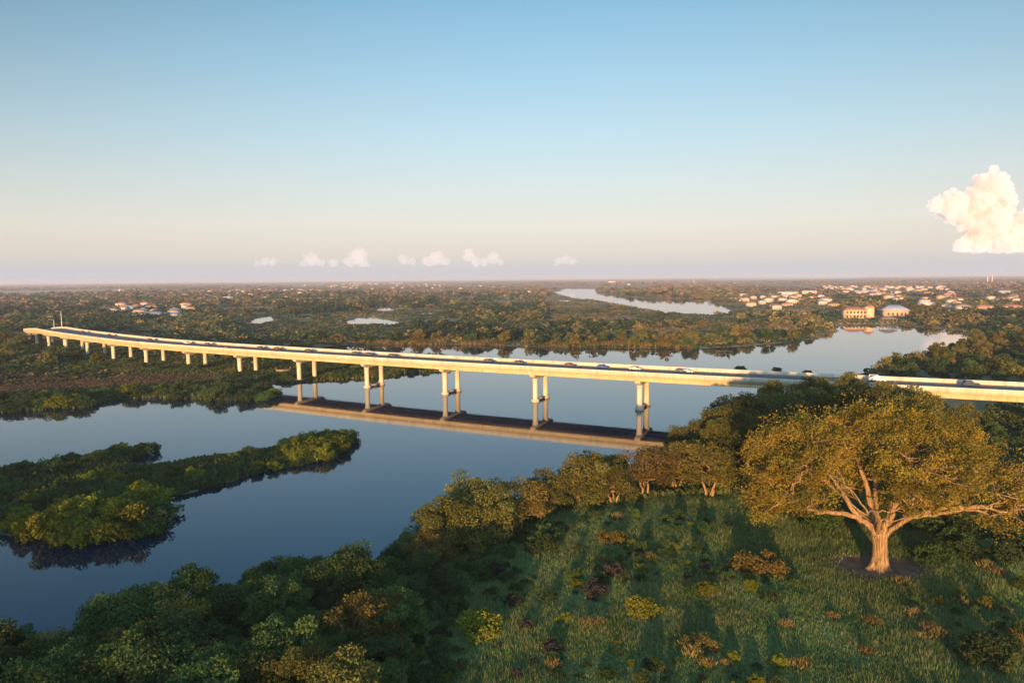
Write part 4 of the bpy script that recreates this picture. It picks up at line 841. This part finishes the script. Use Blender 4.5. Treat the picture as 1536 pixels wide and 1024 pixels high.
# ------------------------------------------------------------------ the far woods and bush (one mass)
def far_woods():
    rng = np.random.default_rng(19); P = []; spec = []
    r0 = 300.0; Q = []
    edges = np.geomspace(r0, 15500, 60)
    for a, c in zip(edges[:-1], edges[1:]):
        s = max(8.0, .5*(a+c)*.0125); area = .5*(c*c-a*a)*R(96); n = int(area/(s*s)); th_ = np.radians(rng.uniform(-48, 48, n)); rr_ = np.sqrt(rng.uniform(a*a, c*c, n)); Q.append(np.c_[rr_*np.sin(th_), rr_*np.cos(th_), np.full(n, s)])
    Q = np.concatenate(Q); S = Q[:, 2]; Q = Q[:, :2]; r = np.hypot(Q[:, 0], Q[:, 1]); px, py = proj(Q[:, 0], Q[:, 1], 0*r)
    d = land(Q); keep = d > 2+S*.25
    f1 = fbm(Q[:, 0]/(60+r*.05), Q[:, 1]/(60+r*.05), 51); keep &= f1 > .39
    def inside(poly): return in_poly(np.c_[px, py], np.array(poly, float))
    # open marsh, fields and the view lines to the water stay clear of tall trees
    openm = inside([(-300,556),(0,552),(120,551),(300,548),(400,556),(440,576),(390,606),(0,640),(-300,650)]) | inside([(400,545),(800,545),(720,560),(540,580),(380,580)])
    bd = np.full(len(Q), 1e9); nearb = (r < 620) & (Q[:, 0] < 60)
    bdn = np.array([np.min(np.linalg.norm(BC-q, axis=1)) for q in Q[nearb]]); bd[nearb] = bdn; openm |= bd < 21
    openm |= inside([(660,447),(760,443),(860,447),(840,459),(700,461),(640,455)]) & (rng.random(len(Q)) < .8)
    openm |= inside([(870,466),(1000,468),(1010,478),(950,484),(870,480)]) & (rng.random(len(Q)) < .85)
    openm |= inside([(-300,436),(0,437),(185,434),(185,438),(0,443),(-300,445)]) | inside([(1060,419.5),(1300,414.5),(1300,419),(1180,421),(1060,422)]) | inside([(320,462),(420,460),(420,467),(320,470)])
    openm |= inside([(1258,474),(1312,470),(1370,471),(1370,488),(1258,490)]) | inside([(1462,462),(1492,462),(1492,470),(1462,470)])
    keep &= ~openm
    keep &= ~((inside([(350,474),(670,462),(680,486),(620,510),(350,510)])) & (rng.random(len(Q)) < .55))
    if len(HOUSES):
        # clearings in front of houses
        for hq in HOUSES:
            u = hq/np.linalg.norm(hq); rel = Q-hq; al = rel @ u; ac = rel @ np.array([-u[1], u[0]]); R_ = np.linalg.norm(hq); keep &= ~((abs(ac) < 7+R_*.001) & (al > -10-R_*.04) & (al < 8))
    for q2 in DONE: pass
    Q = Q[keep]; S = S[keep]; r = r[keep]; px = px[keep]; py = py[keep]; n = len(Q); z = height(Q)
    lowm = np.ones(n)                         # shorter scrub in front of lakes and ponds so that the water shows over it
    for poly in ([(820,440),(900,446),(960,458),(1050,472),(1110,474),(1110,492),(820,484)], [(350,482),(610,482),(620,512),(350,512)], [(555,462),(675,466),(675,484),(555,484)]):
        lowm = np.where(in_poly(np.c_[px, py], np.array(poly, float)), .22, lowm)
    tz = np.zeros(n, bool)
    for poly in ([(430,426),(700,424),(860,428),(870,444),(640,440),(430,440)], [(1100,425),(1440,424),(1536,440),(1536,470),(1300,456),(1110,466)], [(170,452),(300,450),(310,476),(170,478)]): tz |= in_poly(np.c_[px, py], np.array(poly, float))
    lowm = np.where(tz, lowm*.6, lowm)
    szr = np.maximum(S/9.0, .75); Ht = 2.2+5.0*rng.random(n)**1.6; Ht = Ht*np.clip(szr, .8, 1.35)*lowm*np.where(r > 5000, .8, 1); Wd = S*rng.uniform(.42, .72, n)
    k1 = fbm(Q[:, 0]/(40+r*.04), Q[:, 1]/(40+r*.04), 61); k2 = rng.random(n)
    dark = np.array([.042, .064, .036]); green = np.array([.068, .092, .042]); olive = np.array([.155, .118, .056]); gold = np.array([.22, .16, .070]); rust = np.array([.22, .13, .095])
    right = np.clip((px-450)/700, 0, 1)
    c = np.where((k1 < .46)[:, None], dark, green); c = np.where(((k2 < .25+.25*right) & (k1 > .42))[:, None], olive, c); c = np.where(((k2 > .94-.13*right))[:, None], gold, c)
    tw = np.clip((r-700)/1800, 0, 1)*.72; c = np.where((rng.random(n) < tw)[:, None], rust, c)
    b = MB()
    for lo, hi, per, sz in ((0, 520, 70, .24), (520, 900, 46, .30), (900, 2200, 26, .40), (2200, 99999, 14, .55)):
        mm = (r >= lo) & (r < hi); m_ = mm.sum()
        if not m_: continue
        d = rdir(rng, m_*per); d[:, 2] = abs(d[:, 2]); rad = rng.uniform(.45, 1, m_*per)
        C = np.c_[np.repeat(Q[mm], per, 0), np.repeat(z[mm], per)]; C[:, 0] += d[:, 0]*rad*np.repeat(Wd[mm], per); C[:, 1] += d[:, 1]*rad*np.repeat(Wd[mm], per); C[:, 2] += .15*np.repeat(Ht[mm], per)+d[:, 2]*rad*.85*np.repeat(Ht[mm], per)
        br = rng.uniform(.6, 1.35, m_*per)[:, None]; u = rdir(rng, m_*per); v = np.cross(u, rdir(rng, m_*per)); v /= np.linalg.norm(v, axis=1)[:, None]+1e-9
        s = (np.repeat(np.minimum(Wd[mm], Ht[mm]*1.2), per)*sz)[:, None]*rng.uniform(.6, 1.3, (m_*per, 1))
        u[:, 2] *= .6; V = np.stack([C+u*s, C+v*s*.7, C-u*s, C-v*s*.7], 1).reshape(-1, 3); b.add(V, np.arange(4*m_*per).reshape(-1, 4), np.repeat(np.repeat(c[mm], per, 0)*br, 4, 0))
    E_ = np.geomspace(290, 1700, 30); Q2 = []
    for a_, c_ in zip(E_[:-1], E_[1:]):
        s_ = max(3.2, .5*(a_+c_)*.0085); n_ = int(.5*(c_*c_-a_*a_)*R(96)/(s_*s_)); th_ = np.radians(rng.uniform(-48, 48, n_)); rr_ = np.sqrt(rng.uniform(a_*a_, c_*c_, n_)); Q2.append(np.c_[rr_*np.sin(th_), rr_*np.cos(th_), np.full(n_, s_)])
    Q2 = np.concatenate(Q2); S2 = Q2[:, 2]; Q2 = Q2[:, :2]; kq = (land(Q2) > .6) & (fbm(Q2[:, 0]/35, Q2[:, 1]/35, 66) > .36); rq = np.hypot(Q2[:, 0], Q2[:, 1])
    nb = np.where((rq < 640) & (Q2[:, 0] < 60))[0]; bq = np.array([np.min(np.linalg.norm(BC-q_, axis=1)) for q_ in Q2[nb]]); kq[nb] &= bq > 19
    Q2 = Q2[kq]; S2 = S2[kq]; n2 = len(Q2); z2 = height(Q2); kk = fbm(Q2[:, 0]/70, Q2[:, 1]/70, 67)+rng.normal(0, .1, n2); pal = np.array([dark, green, olive, rust, gold]); c2 = pal[np.clip((kk-.25)*8, 0, 4.99).astype(int)]*rng.uniform(.7, 1.25, n2)[:, None]
    per = 8; d = rdir(rng, n2*per); d[:, 2] = abs(d[:, 2]); W2 = np.repeat(S2*.75, per)[:, None]; H2 = np.repeat(rng.uniform(.5, 1.7, n2), per)
    C = np.c_[np.repeat(Q2, per, 0), np.repeat(z2, per)]+d*np.c_[W2, W2, H2[:, None]]*rng.uniform(.4, 1, (n2*per, 1)); u = rdir(rng, n2*per); v = np.cross(u, rdir(rng, n2*per)); v /= np.linalg.norm(v, axis=1)[:, None]+1e-9; u[:, 2] *= .6
    s_ = np.minimum(W2*.5, 1.1)*rng.uniform(.5, 1.1, (n2*per, 1)); V = np.stack([C+u*s_, C+v*s_*.7, C-u*s_, C-v*s_*.7], 1).reshape(-1, 3); b.add(V, np.arange(4*n2*per).reshape(-1, 4), np.repeat(np.repeat(c2, per, 0)*rng.uniform(.7, 1.25, (n2*per, 1)), 4, 0))
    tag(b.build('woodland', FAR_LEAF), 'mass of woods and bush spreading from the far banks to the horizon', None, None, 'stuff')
far_woods()

# unseen wood added behind the viewpoint, heights shaped to shade meadow, thicket and island
def shade_wood():
    rng = np.random.default_rng(91); b = MB()
    for x in np.arange(-190, -66, 4.2):
        H = float(np.interp(x, [-190, -112, -100, -84, -54], [24.0, 24.0, 26.0, 25.0, 15.0]))+rng.normal(0, 1.5); y0 = -100+rng.uniform(-22, 22); n = 420
        d = rdir(rng, n); rad = rng.uniform(.3, 1, n)**.5; z0 = gz(x, y0)
        add_leaves(b, np.stack([x+d[:, 0]*5.2*rad, y0+d[:, 1]*5*rad, z0+H*.5+d[:, 2]*H*.5*rad], 1), .95, rng, np.repeat([[.035, .055, .02]], n, 0))
        b.tube([(x, y0, z0-.5), (x, y0, z0+H*.6)], [.5, .2], 8, col=(.1, .08, .06))
    tag(b.build('unseen_shade_wood', FAR_LEAF), 'tall unseen wood added behind the viewpoint to shade the foreground', None, None, 'stuff')
shade_wood()

# ------------------------------------------------------------------ clouds, far beyond and above the haze
def cloudmat(name, dens, col):
    m, t, o = mat(name); v = N(t, 'ShaderNodeVolumeScatter', Density=dens, Anisotropy=.15); v.inputs['Color'].default_value = (*col, 1); L(t, v.outputs[0], o.inputs['Volume']); return m
CLOUDM = cloudmat('cloud', .0085, (.955, .935, .90)); THIN = cloudmat('thin_cloud', .0015, (.975, .885, .84))  # thin cloud's pink scatter colour stands in for reddening by distant air
def sphere(nu=18, nv=10):
    th_ = np.linspace(0, math.pi, nv); ph = np.arange(nu)/nu*2*math.pi
    V = np.stack([np.outer(np.sin(th_), np.cos(ph)), np.outer(np.sin(th_), np.sin(ph)), np.outer(np.cos(th_), np.ones(nu))], -1).reshape(-1, 3)
    F = [(a*nu+k, (a+1)*nu+k, (a+1)*nu+(k+1) % nu, a*nu+(k+1) % nu) for a in range(nv-1) for k in range(nu)]; return V, np.array(F)
SV, SF = sphere()
def cloud(lobes, D, base_py, seed, label, m, sub=7, group=None):
    rng = np.random.default_rng(seed); b = MB(); pxm = D/FPX
    def pos(px, py): d_ = ray(px, py); return np.array([0, 0, CAM_H])+d_*(D/d_[1])
    zb = pos(lobes[0][0], base_py)[2]
    for px, py, r in lobes:
        c0 = pos(px, py); R0 = r*pxm; balls = [(c0, R0*.86)]
        for _ in range(sub*4):
            d_ = rdir(rng, 1)[0]; d_[1] *= .7; balls.append((c0+d_*R0*rng.uniform(.72, .94), R0*rng.uniform(.10, .24)))
        for c_, rr_ in balls:
            nz_ = 1+.22*(vnoise(SV[:, 0]*2.5+c_[0]*.01, SV[:, 1]*2.5+SV[:, 2]*2.5+c_[2]*.01, seed)-.5)
            V = c_+SV*rr_*nz_[:, None]; V[:, 2] = np.where(V[:, 2] < zb, zb+(V[:, 2]-zb)*.08, V[:, 2]); b.add(V, SF)
    o = tag(b.build('cloud', m, smooth=True), label, 'cloud', group)
    rm = o.modifiers.new('merge', 'REMESH'); rm.mode = 'VOXEL'; rm.voxel_size = pxm*.8; rm.use_smooth_shade = True
    for sc_, st in ((pxm*14, pxm*9), (pxm*5, pxm*4.2), (pxm*2.2, pxm*1.5)):
        tx = bpy.data.textures.new('cloud_noise', 'CLOUDS'); tx.noise_scale = sc_; tx.noise_depth = 3
        dm = o.modifiers.new('billow', 'DISPLACE'); dm.texture = tx; dm.texture_coords = 'GLOBAL'; dm.strength = st; dm.mid_level = .55
    sm = o.modifiers.new('soften', 'SMOOTH'); sm.iterations = 1; sm.factor = .4
cloud([(1486,284,30),(1502,298,22),(1466,306,30),(1430,309,27),(1406,307,15),(1452,328,22),(1482,335,38),(1470,362,24),(1446,368,14),(1505,352,34),(1535,346,34),(1570,350,40),(1520,368,22)], 21000, 379, 1, 'tall bright cumulus cloud glowing over the right horizon', CLOUDM, 16)
small = [([(388,394,6),(398,391,8),(409,393,7)], 'pair of faint pink puffs, leftmost of the horizon clouds'), ([(455,397,7),(468,389,11),(480,394,8),(500,394,8),(522,393,9),(538,385,13),(545,394,9)], 'pink cloud with two peaks, second from the left on the horizon'),
         ([(605,390,9),(618,393,7),(640,393,10),(654,387,12),(668,393,9)], 'broad pink cloud bank in the middle of the horizon clouds'), ([(704,384,11),(712,392,9),(726,393,8),(741,387,10),(750,393,6)], 'pink cloud with two peaks right of the middle bank'),
         ([(838,391,7),(848,389,8),(858,392,7)], 'faint small puff, rightmost of the low horizon clouds')]
for k, (lb, lab) in enumerate(small): cloud([(x_, y_, r_*1.12) for x_, y_, r_ in lb], 24000, 400, 20+k, lab, THIN, 12, 'small pink clouds along the horizon')

# ------------------------------------------------------------------ evening haze
m, t, o = mat('haze'); pv = N(t, 'ShaderNodeVolumePrincipled', Density=1.2e-4, Anisotropy=0); pv.inputs['Color'].default_value = (.70, .77, .93, 1)
pv.inputs['Density Attribute'].default_value = ''; pv.inputs['Color Attribute'].default_value = ''; pv.inputs['Temperature Attribute'].default_value = ''
L(t, pv.outputs[0], o.inputs['Volume'])
b = MB(); b.box((-17200, -17200, -4), (17200, 17200, 62)); tag(b.build('haze', m), 'thin evening haze over the land', None, None, 'stuff')
